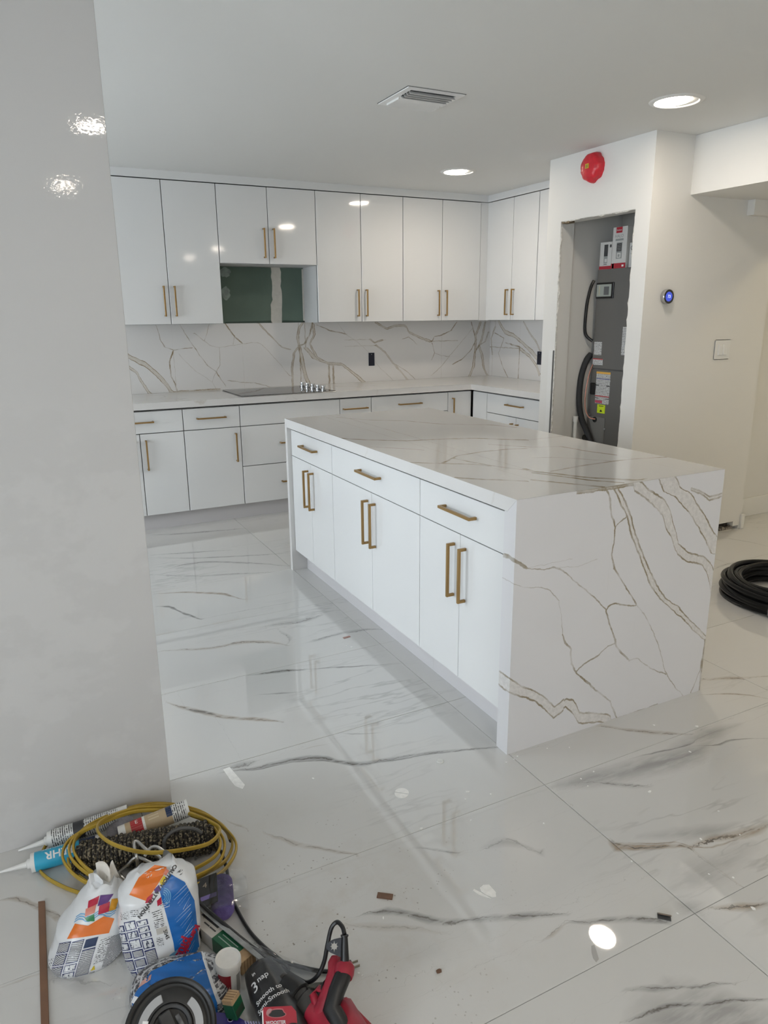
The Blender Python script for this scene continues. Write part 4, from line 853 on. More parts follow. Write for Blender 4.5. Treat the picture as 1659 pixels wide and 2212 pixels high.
for a, r0 in ((3.55, .235), (4.05, .27)):
    b = MB(); u = Vector((math.cos(a), math.sin(a), 0)); w = Vector((-math.sin(a), math.cos(a), 0))
    prof = [(.215, .03), (.215, .095), (.235, .118), (.30, .112), (.343, .07), (.343, .012), (.29, .001), (.23, .001)]
    b.tube([(u * p[0] + Vector((0, 0, p[1])) - w * .0) for p in prof], .012, 6, True, flat=2.2 / 1, up=None) if False else None
    rows = [[b.bm.verts.new(u * p[0] + Vector((0, 0, p[1])) + w * s_ + Vector((random.uniform(-.001, .001),) * 3)) for p in prof] for s_ in (-.022, -.007, .007, .022)]
    for r1, r2 in zip(rows, rows[1:]):
        for i in range(len(prof)): b.bm.faces.new((r1[i], r1[(i + 1) % len(prof)], r2[(i + 1) % len(prof)], r2[i]))
    b.build('tape_band', M_tapeclear, cc, smooth=True)

# ------------------------------------------------------------------ scraps on the floor
def scrap(name, label, cat, pts, th, m, z=0, group=None, rz=0):
    cx = sum(p[0] for p in pts) / len(pts); cy = sum(p[1] for p in pts) / len(pts)
    return tag(MB().prism(pts, z, z + th).build(name, m, at=(cx, cy, 0)), label, cat, group)
def disc_pts(c, r, a0=0, a1=2 * PI, n=20, jag=0): return [(c[0] + (r + random.uniform(-jag, jag)) * math.cos(a0 + (a1 - a0) * k / n), c[1] + (r + random.uniform(-jag, jag)) * math.sin(a0 + (a1 - a0) * k / n)) for k in range(n + (0 if a1 - a0 > 6.2 else 1))]
M_lbl = mat('scuffed_paper_label', (.88, .87, .84), .6, var=.08, vscale=60)
c1 = (0.955,1.772,0.000)
t = thing('paper_label', 'round white paper label split in two on the floor by the island', 'label', (c1[0], c1[1], 0))
MB().prism(disc_pts((0, 0), .0225, -.72, -.72 + PI), 0, .0006).build('label_half', M_lbl, t)
MB().prism([(p[0] - .003, p[1] - .004) for p in disc_pts((0, 0), .0225, -.72 + PI, -.72 + 2 * PI)], 0, .0006).build('label_half', M_lbl, t)
c1 = (0.959,1.303,0.000)
t = thing('paper_label', 'torn white paper label in two pieces nearer the camera', 'label', (c1[0], c1[1], 0))
MB().prism([(-.010, .020), (.004, .024), (.018, .018), (.019, -.012), (.010, -.026), (.0, -.022), (-.010, -.006), (-.014, .008)], 0, .0006).build('label_half', M_lbl, t)
MB().prism([(-.032, .020), (-.026, .024), (-.020, .012), (-.012, -.006), (-.004, -.026), (-.018, -.010), (-.026, .002)], 0, .0006).build('label_half', M_lbl, t)
tp = [(0.479,2.162,0.000), (0.502,2.165,0.000), (0.511,2.105,0.000), (0.520,2.045,0.000), (0.507,2.029,0.000), (0.490,2.055,0.000), (0.485,2.091,0.000)]
scrap('tape_strip', 'torn strip of white masking tape on the floor near the left wall', 'tape', [(p[0], p[1]) for p in tp], .0008, M_lbl)
M_brownchip = mat('brown_wood_veneer', (.16, .085, .05), .55, var=.15, vscale=40)
def chip(name, label, cat, a, b_, w, th, m):
    a = Vector((a[0], a[1], 0)); b_ = Vector((b_[0], b_[1], 0)); d = (b_ - a).normalized(); n = Vector((-d.y, d.x, 0)) * w / 2
    return scrap(name, label, cat, [(a - n)[:2], (b_ - n)[:2], (b_ + n)[:2], (a + n)[:2]], th, m)
chip('veneer_chip', 'flat brown wood chip lying in the middle of the floor', 'wood chip', (0.694,1.426,0.000), (0.727,1.401,0.000), .017, .004, M_brownchip)
c1 = (1.306,1.025,0.000)
t = thing('trim_offcut', 'small tilted dark metal trim offcut by the tile joint', 'offcut', (c1[0], c1[1], 0), -.75)
MB().box((-.016, -.009, 0), (.016, .009, .002)).build('foot', M_gapdark, t)
MB().box((-.016, -.001, -.001), (.016, .001, .020)).build('flange', mat('bronze_trim', (.16, .12, .09), .35, metal=.7), t, M=Matrix.Translation((0, .009, .002)) @ Matrix.Rotation(.9, 4, 'X'))
chip('veneer_chip', 'tiny pinkish chip on the floor beside the island toe kick', 'wood chip', (1.258,2.913,0.000), (1.294,2.917,0.000), .012, .003, mat('pink_chip', (.42, .26, .22), .6))
c1 = (1.151,1.858,0.000)
tag(MB().lathe([(.0, .004), (.011, .004), (.013, .002), (.013, 0)], 20).build('clear_bumper', mat('milky_plastic_dot', (.66, .66, .63), .2), at=None), 'small milky round plastic bumper on the floor near the island corner', 'bumper').location = (c1[0], c1[1], 0)
c1 = (0.719,1.154,0.000)
scrap('pebble', 'little brown grit crumb on the foreground tile', 'crumb', disc_pts(c1, .006, n=7, jag=.002), .004, M_brownchip)
chips = [(1.382,1.751,0.000), (1.403,1.758,0.000), (1.347,1.748,0.000), (1.597,1.716,0.000), (1.970,1.680,0.000), (2.104,1.602,0.000), (1.262,1.443,0.000), (1.510,1.559,0.000), (1.379,1.206,0.000), (1.117,1.648,0.000), (1.773,1.240,0.000), (1.622,1.179,0.000), (1.529,1.073,0.000), (1.576,1.035,0.000), (1.529,0.940,0.000), (1.950,1.501,0.000), (1.739,1.140,0.000), (1.237,2.834,0.000), (1.254,2.808,0.000), (1.144,1.678,0.000), (1.202,1.632,0.000), (1.346,1.019,0.000), (1.574,1.570,0.000), (1.658,1.407,0.000), (1.524,1.748,-0.000), (1.504,1.520,0.000), (0.926,1.596,-0.000), (1.077,1.558,0.000), (0.552,1.236,0.000), (0.556,1.227,0.000), (0.729,1.973,-0.000), (0.675,1.353,0.000)]
M_flake = mat('white_paint_flake', (.84, .84, .82), .6)
flake_me = []
for k in range(4):
    b = MB(); b.prism(disc_pts((0, 0), .0055, n=6, jag=.0028), 0, .0012); me = bpy.data.meshes.new('paint_flake'); bmesh.ops.recalc_face_normals(b.bm, faces=b.bm.faces); b.bm.to_mesh(me); b.bm.free(); me.materials.append(M_flake); flake_me.append(me)
for k, p in enumerate(chips):
    o = link('paint_flake', flake_me[k % 4], None, None, (p[0], p[1], 0)); o.rotation_euler = (0, 0, random.uniform(0, 6)); s_ = random.uniform(.5, 1.1); o.scale = (s_, s_ * random.uniform(.4, 1), 1)
    tag(o, 'tiny white paint flake dropped on the marble floor', 'paint flake', 'white paint flakes on the floor')
p0 = (-0.104,1.815,0.000); p1 = (-0.088,1.810,0.000); p2 = (-0.099,1.390,0.000); p3 = (-0.115,1.398,0.000)
b = MB().prism([p0[:2], p1[:2], p2[:2], p3[:2]], 0, .006, .0008)
tag(b.build('wood_strip', mat('brown_trim_strip', (.20, .105, .06), .5, var=.12, vscale=12), at=(p0[0], p0[1], 0)), 'long flat brown wood strip lying left of the grout bags', 'wood strip')

# ------------------------------------------------------------------ caulk tubes
def tube_frame(a, b_): a = Vector(a); b_ = Vector(b_); return frame(a, b_ - a, za=(0, 0, 1)), (b_ - a).length
def wrap_text(name, txt, h, cx, cang, r, par, m, flip=False, bold=0, sx=1):
    """letters wrapped round a cylinder whose axis is local x; cang is the angle round the axis from +y to +z"""
    bm = text_bm(txt, h, bold); bmesh.ops.subdivide_edges(bm, edges=[e for e in bm.edges if e.calc_length() > h * .3], cuts=2)
    for v in bm.verts:
        x, y = v.co.x * sx, v.co.y
        if flip: x, y = -x, -y
        a = cang - y / r; v.co = Vector((cx + x, (r + .0006) * math.cos(a), (r + .0006) * math.sin(a)))
    b = MB(); b.bm.free(); b.bm = bm; return b.build(name, m, par)
RX = Matrix.Rotation(PI / 2, 4, 'Y')        # lathe axis z -> x
def caulk(label, tip, shoulder, end, r, body_m, bands, nozzle_m=None):
    t = thing('caulk_tube', label, 'caulk tube', shoulder); M, L_ = tube_frame(shoulder, end); t.matrix_world = M
    MB().lathe([(0, 0), (r, 0), (r, L_ - .004), (r * .96, L_ - .004), (r * .96, L_ - .012), (0, L_ - .012)], 28, RX).build('barrel', body_m, t, smooth=True)
    for x0, x1, m, a0, a1 in bands:
        b = MB(); n = 24; k0 = [(a0 + (a1 - a0) * k / n) for k in range(n + 1)]
        b.grid(lambda u, v: ((x0 + (x1 - x0) * u), (r + .0003) * math.cos(a0 + (a1 - a0) * v), (r + .0003) * math.sin(a0 + (a1 - a0) * v)), 1, n); b.build('label_band', m, t, smooth=True)
    if tip is not None:
        d = (Vector(shoulder) - Vector(tip)).length
        MB().lathe([(0, -d), (.0025, -d), (.007, -.03), (.0085, -.012), (.013, -.010), (.014, 0)], 18, RX).build('nozzle', nozzle_m or M_white, t, smooth=True)
    return t, L_
M_cyan = mat('cyan_label', (.03, .36, .56), .35); M_navy = mat('navy_label', (.012, .03, .09), .35); M_dkgrey = mat('charcoal_label', (.03, .03, .033), .4)
FULL = 2 * PI
t, L_ = caulk('blue caulk tube with white nozzle and BEHR lettering at the wall foot', (-.192, 1.972, .018), (-.113, 1.948, .026), (.075, 1.935, .030), .0255, M_white, [(.010, .125, M_cyan, 0, FULL), (.125, .168, M_navy, 0, FULL)])
wrap_text('lettering', 'BEHR', .021, .074, 2.15, .0256, t, M_paper, True, .0006, 1.05); wrap_text('lettering', 'RAPID DRY', .009, .060, 1.25, .0256, t, M_paper, True)
bx_ = MB(); bx_.grid(lambda u, v: (.096 + .008 * u, .0262 * math.cos(1.4 + 1.2 * v), .0262 * math.sin(1.4 + 1.2 * v)), 1, 10); bx_.build('bear_mark', M_paper, t, smooth=True)
M_print = stripes_mat('caulk_small_print', (.72, .72, .70), (.04, .04, .04), 170, .5, 'X', 120, cover=.53)
t, L_ = caulk('white caulk tube with dense black print against the left wall', (-.145, 2.026, .016), (-.065, 2.022, .028), (.155, 2.000, .055), .0255, M_print, [(.0, .012, M_white, 0, FULL), (.012, .06, M_print, 0, FULL), (.195, .222, M_white, 0, FULL), (.07, .10, M_dkgrey, 1.2, 3.6)])
M_tan = mat('tan_label', (.48, .37, .23), .4)
t, L_ = caulk('tan caulk tube with red label leaning on the rope', None, (.118, 1.925, .045), (.318, 1.915, .075), .0255, M_white, [(.02, .15, M_tan, 0, FULL), (.035, .068, mat('red_label', (.42, .02, .03), .4), .9, 3.0), (.068, .075, M_paper, .9, 3), (.135, .152, M_navy, 1.0, 2.6), (.152, .19, M_print, 0, FULL)])
wrap_text('lettering', 'E', .013, .052, 1.75, .0259, t, M_paper, False)
for k in range(3):
    b = MB(); a0 = 1.35 + .35 * k; b.grid(lambda u, v: (.085 + .03 * u, .0261 * math.cos(a0 + .12 * v), .0261 * math.sin(a0 + .12 * v)), 1, 3); b.build('print_line', mat('pale_tan_print', (.62, .53, .36), .5), t)
sc_ = tag(MB().grid(lambda u, v: Vector((.085 + .075 * u, 1.965 - .01 * u - .05 * v, .052 + .02 * u * (1 - v) + .012 * math.sin(3 * u + 2 * v))), 8, 6).build('sandpaper_sheet', mat('grey_sandpaper', (.16, .155, .17), .9, var=.1, vscale=200)), 'grey sandpaper scrap lying over the caulk tubes', 'sandpaper')
sm = sc_.modifiers.new('thickness', 'SOLIDIFY'); sm.thickness = .0012

# ------------------------------------------------------------------ rope hank
def rope_mat():
    m, nt, b = new_mat('camouflage_braided_rope'); N = nt.nodes; L = nt.links
    tc = N.new('ShaderNodeTexCoord'); v = N.new('ShaderNodeTexVoronoi'); v.inputs['Scale'].default_value = 230; L.new(tc.outputs['Object'], v.inputs['Vector'])
    sp = N.new('ShaderNodeSeparateColor'); L.new(v.outputs['Color'], sp.inputs[0])
    r = N.new('ShaderNodeValToRGB'); r.color_ramp.interpolation = 'CONSTANT'; e = r.color_ramp.elements; e[0].color = (.012, .010, .008, 1); e[1].position = .5; e[1].color = (.05, .042, .028, 1)
    q = e.new(.78); q.color = (.20, .165, .105, 1); L.new(sp.outputs[0], r.inputs[0]); L.new(r.outputs[0], b.inputs['Base Color'])
    bp = N.new('ShaderNodeBump'); bp.inputs['Strength'].default_value = .8; bp.inputs['Distance'].default_value = .002; L.new(v.outputs['Distance'], bp.inputs['Height']); bp.invert = True; L.new(bp.outputs[0], b.inputs['Normal'])
    b.inputs['Roughness'].default_value = .8; return m
M_rope = rope_mat()
ra = Vector((.012, 1.872, .050)); rb = Vector((.345, 1.792, .052))
rh = thing('rope_hank', 'thick hank of dark camouflage braided rope inside the yellow coil', 'rope', (.18, 1.83, 0))
Mx = frame(ra, rb - ra, za=(0, 0, 1)); LR = (rb - ra).length; turns = 30; pts = []
for k in range(turns * 20 + 1):
    a = 2 * PI * k / 20; x = LR * k / (turns * 20); r = .0405 + .0035 * noise.noise(Vector((x * 18, a * .15, 2)))
    pts.append(Mx @ Vector((x, r * math.cos(a), r * math.sin(a))))
loc_build(MB().tube(pts, .0060, 8), 'rope_winding', M_rope, rh, smooth=True, angle=3)
loc_build(MB().tube([Mx @ Vector((LR * k / 10 - (.012 if k == 0 else 0) + (.012 if k == 10 else 0), .006 * math.sin(k), 0)) for k in range(11)], .034, 10), 'rope_core', M_rope, rh, smooth=True)
for s_ in (0, 1):
    e_ = [Mx @ Vector((LR * s_ + (.008 + .010 * math.sin(q)) * (1 if s_ else -1), .028 * math.cos(q * 1.3 + j), -.02 + .025 * math.sin(q * .8 + j))) for j in (0, 1.7, 3.1) for q in (0, .8, 1.6, 2.4)]
    loc_build(MB().tube(spline(e_, 5), .0062, 6), 'rope_tail', M_rope, rh, smooth=True, angle=3)
tag(MB().tube(spline([(0.215,1.767,0.070), (0.220,1.774,0.100), (0.243,1.779,0.115), (0.272,1.780,0.115), (0.302,1.774,0.105), (0.319,1.767,0.090)], 8), .0055, 8).build('grey_hose', mat('dull_grey_rubber', (.06, .06, .06), .4), smooth=True), 'short bent grey rod arching over the rope hank', 'rod')
M_zinc = mat('zinc_plated_rod', (.50, .50, .49), .3, metal=1)
w1 = [(0.102,1.774,0.050), (0.097,1.778,0.040), (0.106,1.766,0.030), (0.123,1.742,0.030)]
tag(MB().tube(spline([(0.128,1.739,0.020), (0.110,1.764,0.025), (0.097,1.776,0.045), (0.118,1.744,0.085), (0.142,1.735,0.105), (0.177,1.717,0.085), (0.199,1.698,0.070)], 8), .0042, 8).build('wire_frame', M_zinc, smooth=True), 'bent zinc rod frame on the rope, left of its twin', 'wire frame')
tag(MB().tube(spline([(0.142,1.749,0.030), (0.140,1.719,0.110), (0.140,1.755,0.130), (0.149,1.765,0.130), (0.170,1.728,0.120), (0.196,1.714,0.100), (0.193,1.705,0.085)], 8), .0042, 8).build('wire_frame', M_zinc, smooth=True), 'zinc rod frame standing highest over the rope', 'wire frame')
tag(MB().tube(spline([(0.159,1.717,0.115), (0.177,1.729,0.125), (0.194,1.724,0.125), (0.215,1.702,0.110), (0.242,1.698,0.070), (0.239,1.700,0.055), (0.226,1.710,0.055), (0.190,1.724,0.080)], 8), .0042, 8).build('wire_frame', M_zinc, smooth=True), 'bent zinc rod frame on the rope, right of its twins', 'wire frame')

# ------------------------------------------------------------------ yellow cable coil
loops = [  # left, top, right, bottom image traces laid at a height above floor, tubes and rope
    [(-0.094,1.945,0.012), (-0.063,2.026,0.020), (0.055,2.026,0.045), (0.218,2.054,0.030), (0.343,1.946,0.035), (0.402,1.805,0.035), (0.401,1.727,0.030), (0.337,1.662,0.030), (0.242,1.635,0.050)],
    [(0.135,1.686,0.060), (0.047,1.754,0.070), (-0.000,1.853,0.075), (0.007,1.928,0.080), (0.080,1.991,0.070), (0.220,2.020,0.045), (0.328,1.908,0.050), (0.363,1.772,0.070), (0.342,1.703,0.060), (0.252,1.684,0.050)],
    [(0.156,1.682,0.050), (0.047,1.766,0.050), (-0.012,1.856,0.070), (-0.002,1.924,0.080), (0.071,1.963,0.080), (0.210,1.998,0.055), (0.329,1.881,0.060), (0.375,1.758,0.060), (0.339,1.685,0.045), (0.246,1.658,0.050)],
    [(0.131,1.669,0.050), (0.018,1.773,0.045), (-0.032,1.870,0.060), (-0.012,1.930,0.075), (0.070,1.948,0.085), (0.181,1.975,0.070), (0.301,1.903,0.070), (0.357,1.776,0.100), (0.358,1.723,0.110)],
    [(0.307,1.686,0.115), (0.177,1.690,0.140), (0.096,1.763,0.140), (0.061,1.862,0.125), (0.084,1.942,0.100), (0.183,1.988,0.070), (0.309,1.947,0.050), (0.385,1.865,0.035), (0.406,1.793,0.020), (0.384,1.734,0.020), (0.340,1.691,0.030), (0.246,1.660,0.040)]]
yc_ = [(0.003,1.787,0.006), (-0.038,1.834,0.006), (-0.080,1.895,0.008)]
path = yc_[:]
for l in loops: path += l
path += [(0.164,1.667,0.030), (0.081,1.740,0.020), (0.029,1.797,0.015), (-0.011,1.878,0.015), (-0.020,1.923,0.030), (0.020,1.966,0.060), (0.119,2.004,0.060), (0.253,2.015,0.040), (0.357,1.922,0.030), (0.398,1.845,0.020), (0.402,1.796,0.014)]
for p_ in range(len(path)):
    q = Vector(path[p_]); 
    if q.y > 2.052: q.y = 2.052
    path[p_] = tuple(q)
yc = thing('yellow_cable', 'loosely coiled yellow electrical cable at the foot of the left wall', 'cable coil', (.17, 1.88, 0))
sp_ = spline(path, 10)
for q in sp_: q.z = max(q.z, .004); q.y = min(q.y, 2.058)
loc_build(MB().tube(sp_, .0064, 8, flat=.6, up=(0, 0, 1)), 'jacket', mat('yellow_cable_jacket', (.42, .28, .035), .42, var=.08, vscale=30), yc, smooth=True)
loc_build(MB().tube([sp_[-1], sp_[-1] + (sp_[-1] - sp_[-2]).normalized() * .006], .0035, 8), 'cut_end', M_black, yc)
loc_build(MB().tube([sp_[0], sp_[0] + (sp_[0] - sp_[1]).normalized() * .004], .0035, 8), 'cut_end', M_black, yc)

# ------------------------------------------------------------------ grout bags
def bag_mesh(w, d, h, prof, lean=(0, 0), seed=0, sq=2.6, wr=.006, tip=None):
    """closed plastic bag: superellipse sections along z with creases"""
    b = MB(); nz = 34; na = 56; rows = []
    def pf(t):
        for (t0, a0, b0), (t1, a1, b1) in zip(prof, prof[1:]):
            if t <= t1: s_ = (t - t0) / (t1 - t0); s_ = s_ * s_ * (3 - 2 * s_); return a0 + (a1 - a0) * s_, b0 + (b1 - b0) * s_
        return prof[-1][1:]
    for i in range(nz + 1):
        t = i / nz; fw, fd = pf(t); row = []
        for k in range(na):
            a = 2 * PI * k / na; c, s_ = math.cos(a), math.sin(a)
            x = math.copysign(abs(c) ** (2 / sq), c) * w / 2 * fw; y = math.copysign(abs(s_) ** (2 / sq), s_) * d / 2 * fd
            v = Vector((x + lean[0] * t, y + lean[1] * t, h * t))
            cr = noise.noise(Vector((x * 14 + seed, y * 14, t * 6))) * wr + noise.ridged_multi_fractal(Vector((x * 9 + seed, y * 9 + t * 3, t * 7)), 1, 2, 3, 1, 2) * wr * .35
            n = Vector((c, s_, 0)); v += n * cr * min(1, t * 6 + .3)
            if i == nz: v.z += .006 * math.sin(5 * a + seed) + (tip[2] if tip and math.cos(a - tip[0]) > tip[1] else 0)
            row.append(b.bm.verts.new(v))
        rows.append(row)
    for r1, r2 in zip(rows, rows[1:]):
        for k in range(na): b.bm.faces.new((r1[k], r1[(k + 1) % na], r2[(k + 1) % na], r2[k]))
    b.bm.faces.new(rows[0][::-1]); b.bm.faces.new(rows[-1])
    bmesh.ops.recalc_face_normals(b.bm, faces=b.bm.faces)
    return b
class Drape:
    """lays printed patches on a bag: local (x, z) seen from the front, pushed onto the surface along dirn"""
    def __init__(s, o, dirn, nm):
        s.o = o; me = o.data; s.t = BVHTree.FromPolygons([v.co for v in me.vertices], [p.vertices for p in me.polygons]); s.d = Vector(dirn).normalized(); s.nm = nm
        s.r = Vector((1, 0, 0)); s.u = s.r.cross(s.d) * -1 if s.r.cross(s.d).z < 0 else s.r.cross(s.d)
    def hit(s, x, z, off=.0008):
        p = s.r * x + s.u * z - s.d * 1.0; h = s.t.ray_cast(p, s.d)
        return (h[0] + h[1] * off if h[1].dot(s.d) < 0 else h[0] - h[1] * off) if h[0] is not None else None
    def poly(s, pts, name, m, off=.0008, res=.006):
        """a polygon patch, cut into a fine grid"""
        bm = bmesh.new(); vs = [bm.verts.new((p[0], p[1], 0)) for p in pts]; bm.faces.new(vs)
        bmesh.ops.triangulate(bm, faces=bm.faces)
        for _ in range(5):
            e = [q for q in bm.edges if q.calc_length() > res]
            if not e: break
            bmesh.ops.subdivide_edges(bm, edges=e, cuts=1); bmesh.ops.triangulate(bm, faces=bm.faces)
        return s.finish(bm, name, m, off)
    def finish(s, bm, name, m, off):
        bad = []
        for v in bm.verts:
            h = s.hit(v.co.x, v.co.y, off)
            if h is None: bad.append(v)
            else: v.co = h
        if bad: bmesh.ops.delete(bm, geom=bad, context='VERTS')
        if not bm.faces: bm.free(); return None
        me = bpy.data.meshes.new(name); bm.to_mesh(me); bm.free()
        for p in me.polygons: p.use_smooth = True
        return link(name, me, m, s.o)
    def text(s, txt, h, x, z, ang, m, bold=0, off=.0014, sx=1, name='lettering'):
        bm = text_bm(txt, h, bold); c, sn = math.cos(ang), math.sin(ang)
        bmesh.ops.triangulate(bm, faces=bm.faces)
        for _ in range(3):
            e = [q for q in bm.edges if q.calc_length() > .006]
            if not e: break
            bmesh.ops.subdivide_edges(bm, edges=e, cuts=1); bmesh.ops.triangulate(bm, faces=bm.faces)
        for v in bm.verts: X, Y = v.co.x * sx, v.co.y; v.co = Vector((x + X * c - Y * sn, z + X * sn + Y * c, 0))
        return s.finish(bm, name, m, off)
    def panel(s, q, name, edge_m, fill_m, e=.0016):
        """an outlined box given by its four corners"""
        cx = sum(p[0] for p in q) / 4; cz = sum(p[1] for p in q) / 4
        L0 = max((Vector(q[0]) - Vector(q[2])).length, 1e-4); k = 1 - 2.6 * e / L0 * 1.2
        a = s.poly(q, name, edge_m, .0007)
        s.poly([(cx + (p[0] - cx) * k, cz + (p[1] - cz) * k) for p in q], 'panel_print', fill_m, .0013)
M_bag = mat('white_plastic_bag', (.70, .71, .72), .28, bump=.35, bscale=26)
M_bagblue = mat('blue_bag_print', (.012, .13, .42), .3, bump=.25, bscale=26); M_orange = mat('orange_bag_print', (.72, .17, .02), .3, bump=.2, bscale=26)
M_inkblue = mat('dark_blue_outline', (.02, .03, .13), .4)
M_txt = stripes_mat('grey_small_print', (.58, .59, .60), (.12, .12, .13), 330, .55, 'Z', 200, cover=.62)
M_txtw = stripes_mat('sparse_small_print', (.70, .71, .72), (.06, .06, .06), 260, .5, 'Z', 220, cover=.5)
M_pic = stripes_mat('pictogram_print', (.66, .67, .68), (.05, .06, .10), 90, .6, 'X', 140, cover=.47)
COLS = {k: mat('bag_' + k, v, .35) for k, v in dict(red=(.45, .02, .05), purple=(.11, .04, .2), green=(.02, .2, .07), yellow=(.65, .48, .02), salmon=(.6, .2, .14), amber=(.65, .3, .02), wave=(.15, .36, .58)).items()}
def quad(x0, x1, z0, z1, sh=0): return [(x0 + sh * z0, z0), (x1 + sh * z0, z0), (x1 + sh * z1, z1), (x0 + sh * z1, z1)]

# left bag
g1 = thing('grout_bag', 'smaller white grout bag with orange band, left of the pair', 'bag', (-.009, 1.585, 0), -.16)
gb1 = bag_mesh(.172, .135, .165, [(0, .86, .85), (.12, 1, 1), (.45, .92, .95), (.75, .66, .74), (.92, .40, .5), (1, .30, .42)], (.055, .05), 3, 2.5, .006)
o = gb1.build('bag_skin', M_bag, g1, smooth=True, angle=2)
D1 = Drape(o, (0, .80, -.60), 'b')
def sk(pts, kx=.42, z0=.0): return [(x + kx * (z - z0), z) for x, z in pts]
zo = -.015
D1.poly(sk([(-.052, .066 + zo), (.043, .058 + zo), (.045, .085 + zo), (.018, .096 + zo), (-.012, .084 + zo), (-.045, .094 + zo)]), 'orange_band', M_orange)
for pts, c_ in (([(-.03, .135), (-.008, .142), (-.006, .125), (-.026, .120)], 'red'), ([(-.03, .12), (-.008, .124), (-.006, .108), (-.026, .104)], 'salmon'), ([(-.006, .142), (.024, .138), (.018, .122), (-.004, .12)], 'purple'), ([(-.026, .102), (-.006, .106), (.0, .09), (-.018, .094)], 'green'), ([(.0, .12), (.022, .124), (.026, .104), (.004, .102)], 'red'), ([(.024, .128), (.04, .126), (.04, .104), (.026, .104)], 'amber')):
    D1.poly(sk([(x, z + zo) for x, z in pts]), 'colour_facet', COLS[c_], .0011)
for k in range(3): D1.poly(sk([(-.048 + .09 * q / 10, .096 + .005 * k + .005 * math.sin(q * 1.25) + zo) for q in range(11)] + [(-.048 + .09 * q / 10, .0985 + .005 * k + .005 * math.sin(q * 1.25) + zo) for q in range(10, -1, -1)]), 'wave_stripe', COLS['wave'], .0009)
for cx0, cx1, zs in ((-.068, -.040, [.060, .036, .012, -.012, -.03, -.05]), (-.037, -.010, [.058, .012, -.004, -.022, -.04, -.056]), (-.007, .022, [.036, -.020, -.038, -.058])):
    for za, zb in zip(zs, zs[1:]): D1.panel(sk(quad(cx0, cx1, zb + .0025 + zo, za + zo)), 'print_panel', M_inkblue, M_txt if za - zb > .022 else M_pic)
D1.poly(sk(quad(-.006, .021, .039 + zo, .056 + zo)), 'dark_picture', M_navy); D1.poly(sk([(.026, -.012 + zo), (.036, -.012 + zo), (.031, -.002 + zo)]), 'warning_triangle', COLS['yellow'])
D1.poly(sk(quad(.025, .085, -.066 + zo, -.016 + zo)), 'small_print', M_txt); D1.poly(sk(quad(.050, .085, -.012 + zo, .05 + zo)), 'small_print', M_txt); D1.poly(sk(quad(-.095, -.071, -.055 + zo, .03 + zo)), 'small_print', M_txtw); D1.poly(sk(quad(.028, .05, .0 + zo, .05 + zo)), 'small_print', M_txtw)
D1.poly(sk(quad(-.065, .03, -.074 + zo, -.062 + zo)), 'small_print', M_txtw)
b = MB(); b.grid(lambda u, v: Vector((.04 + .05 * u + .012 * v * math.sin(5 * u), .045 + .008 * math.sin(7 * u + 1), .155 + .045 * v + .012 * v * math.sin(6 * u + 1))), 14, 4)
o = b.build('torn_top', mat('cream_bag_lining', (.66, .62, .56), .5), g1, smooth=True); o.modifiers.new('thickness', 'SOLIDIFY').thickness = .0008
b = MB(); b.grid(lambda u, v: Vector((.025 + .03 * u, .03 + .01 * math.sin(4 * u), .15 + .05 * v - .02 * u * v)), 6, 4)
o = b.build('torn_top', M_bag, g1, smooth=True); o.modifiers.new('thickness', 'SOLIDIFY').thickness = .0008

# right bag
g2 = thing('grout_bag', 'larger white and blue grout bag with orange top, right of the pair', 'bag', (.155, 1.500, 0), -.10)
gb2 = bag_mesh(.178, .125, .215, [(0, .86, .9), (.1, .95, 1), (.5, 1.02, 1.0), (.8, .98, .8), (.93, .78, .55), (1, .45, .25)], (.008, .045), 9, 2.9, .006, (.6, .75, .022))
o = gb2.build('bag_skin', M_bag, g2, smooth=True, angle=2)
D2 = Drape(o, (0, .80, -.60), 'b')
D2.poly([(.008, .148), (.036, .176), (.066, .150), (.083, .105), (.083, -.02), (.045, -.055), (.028, -.04), (.026, .03), (.018, .085)], 'blue_panel', M_bagblue)
D2.poly([(-.058, .155), (-.034, .186), (.004, .203), (.030, .192), (.020, .176), (-.022, .133)], 'orange_panel', M_orange)
for pts, c_ in (([(-.020, .140), (-.006, .146), (-.012, .128), (-.026, .130)], 'red'), ([(-.004, .152), (.008, .160), (.012, .148), (.0, .142)], 'purple'), ([(.010, .165), (.022, .176), (.026, .166), (.014, .156)], 'yellow'), ([(.0, .128), (.010, .134), (.010, .118), (.0, .116)], 'red'), ([(.020, .18), (.028, .19), (.034, .182), (.026, .174)], 'salmon')):
    D2.poly(pts, 'colour_facet', COLS[c_], .0011)
for k in range(4): D2.poly([(.012 + (.006 + .004 * k) * math.cos(q), .132 + (.006 + .004 * k) * math.sin(q)) for q in [-1.2 + .24 * j for j in range(11)]] + [(.012 + (.008 + .004 * k) * math.cos(q), .132 + (.008 + .004 * k) * math.sin(q)) for q in [-1.2 + .24 * j for j in range(10, -1, -1)]], 'wave_stripe', COLS['wave'], .0012)
D2.text('CAUTION / ATTENTION', .0085, .004, .147, .75 + PI, M_ink, .0004)
D2.text('plus', .021, .046, .012, 4.10, COLS['red'], .001); D2.text('Keracolor', .013, .062, .020, 4.10, COLS['red'], .001); D2.text('FA', .022, .024, -.022, 3.87, mat('orange_red_print', (.6, .08, .02), .35), .0012)
D2.text('5045', .008, .012, .052, -1.35, M_ink, .0002)
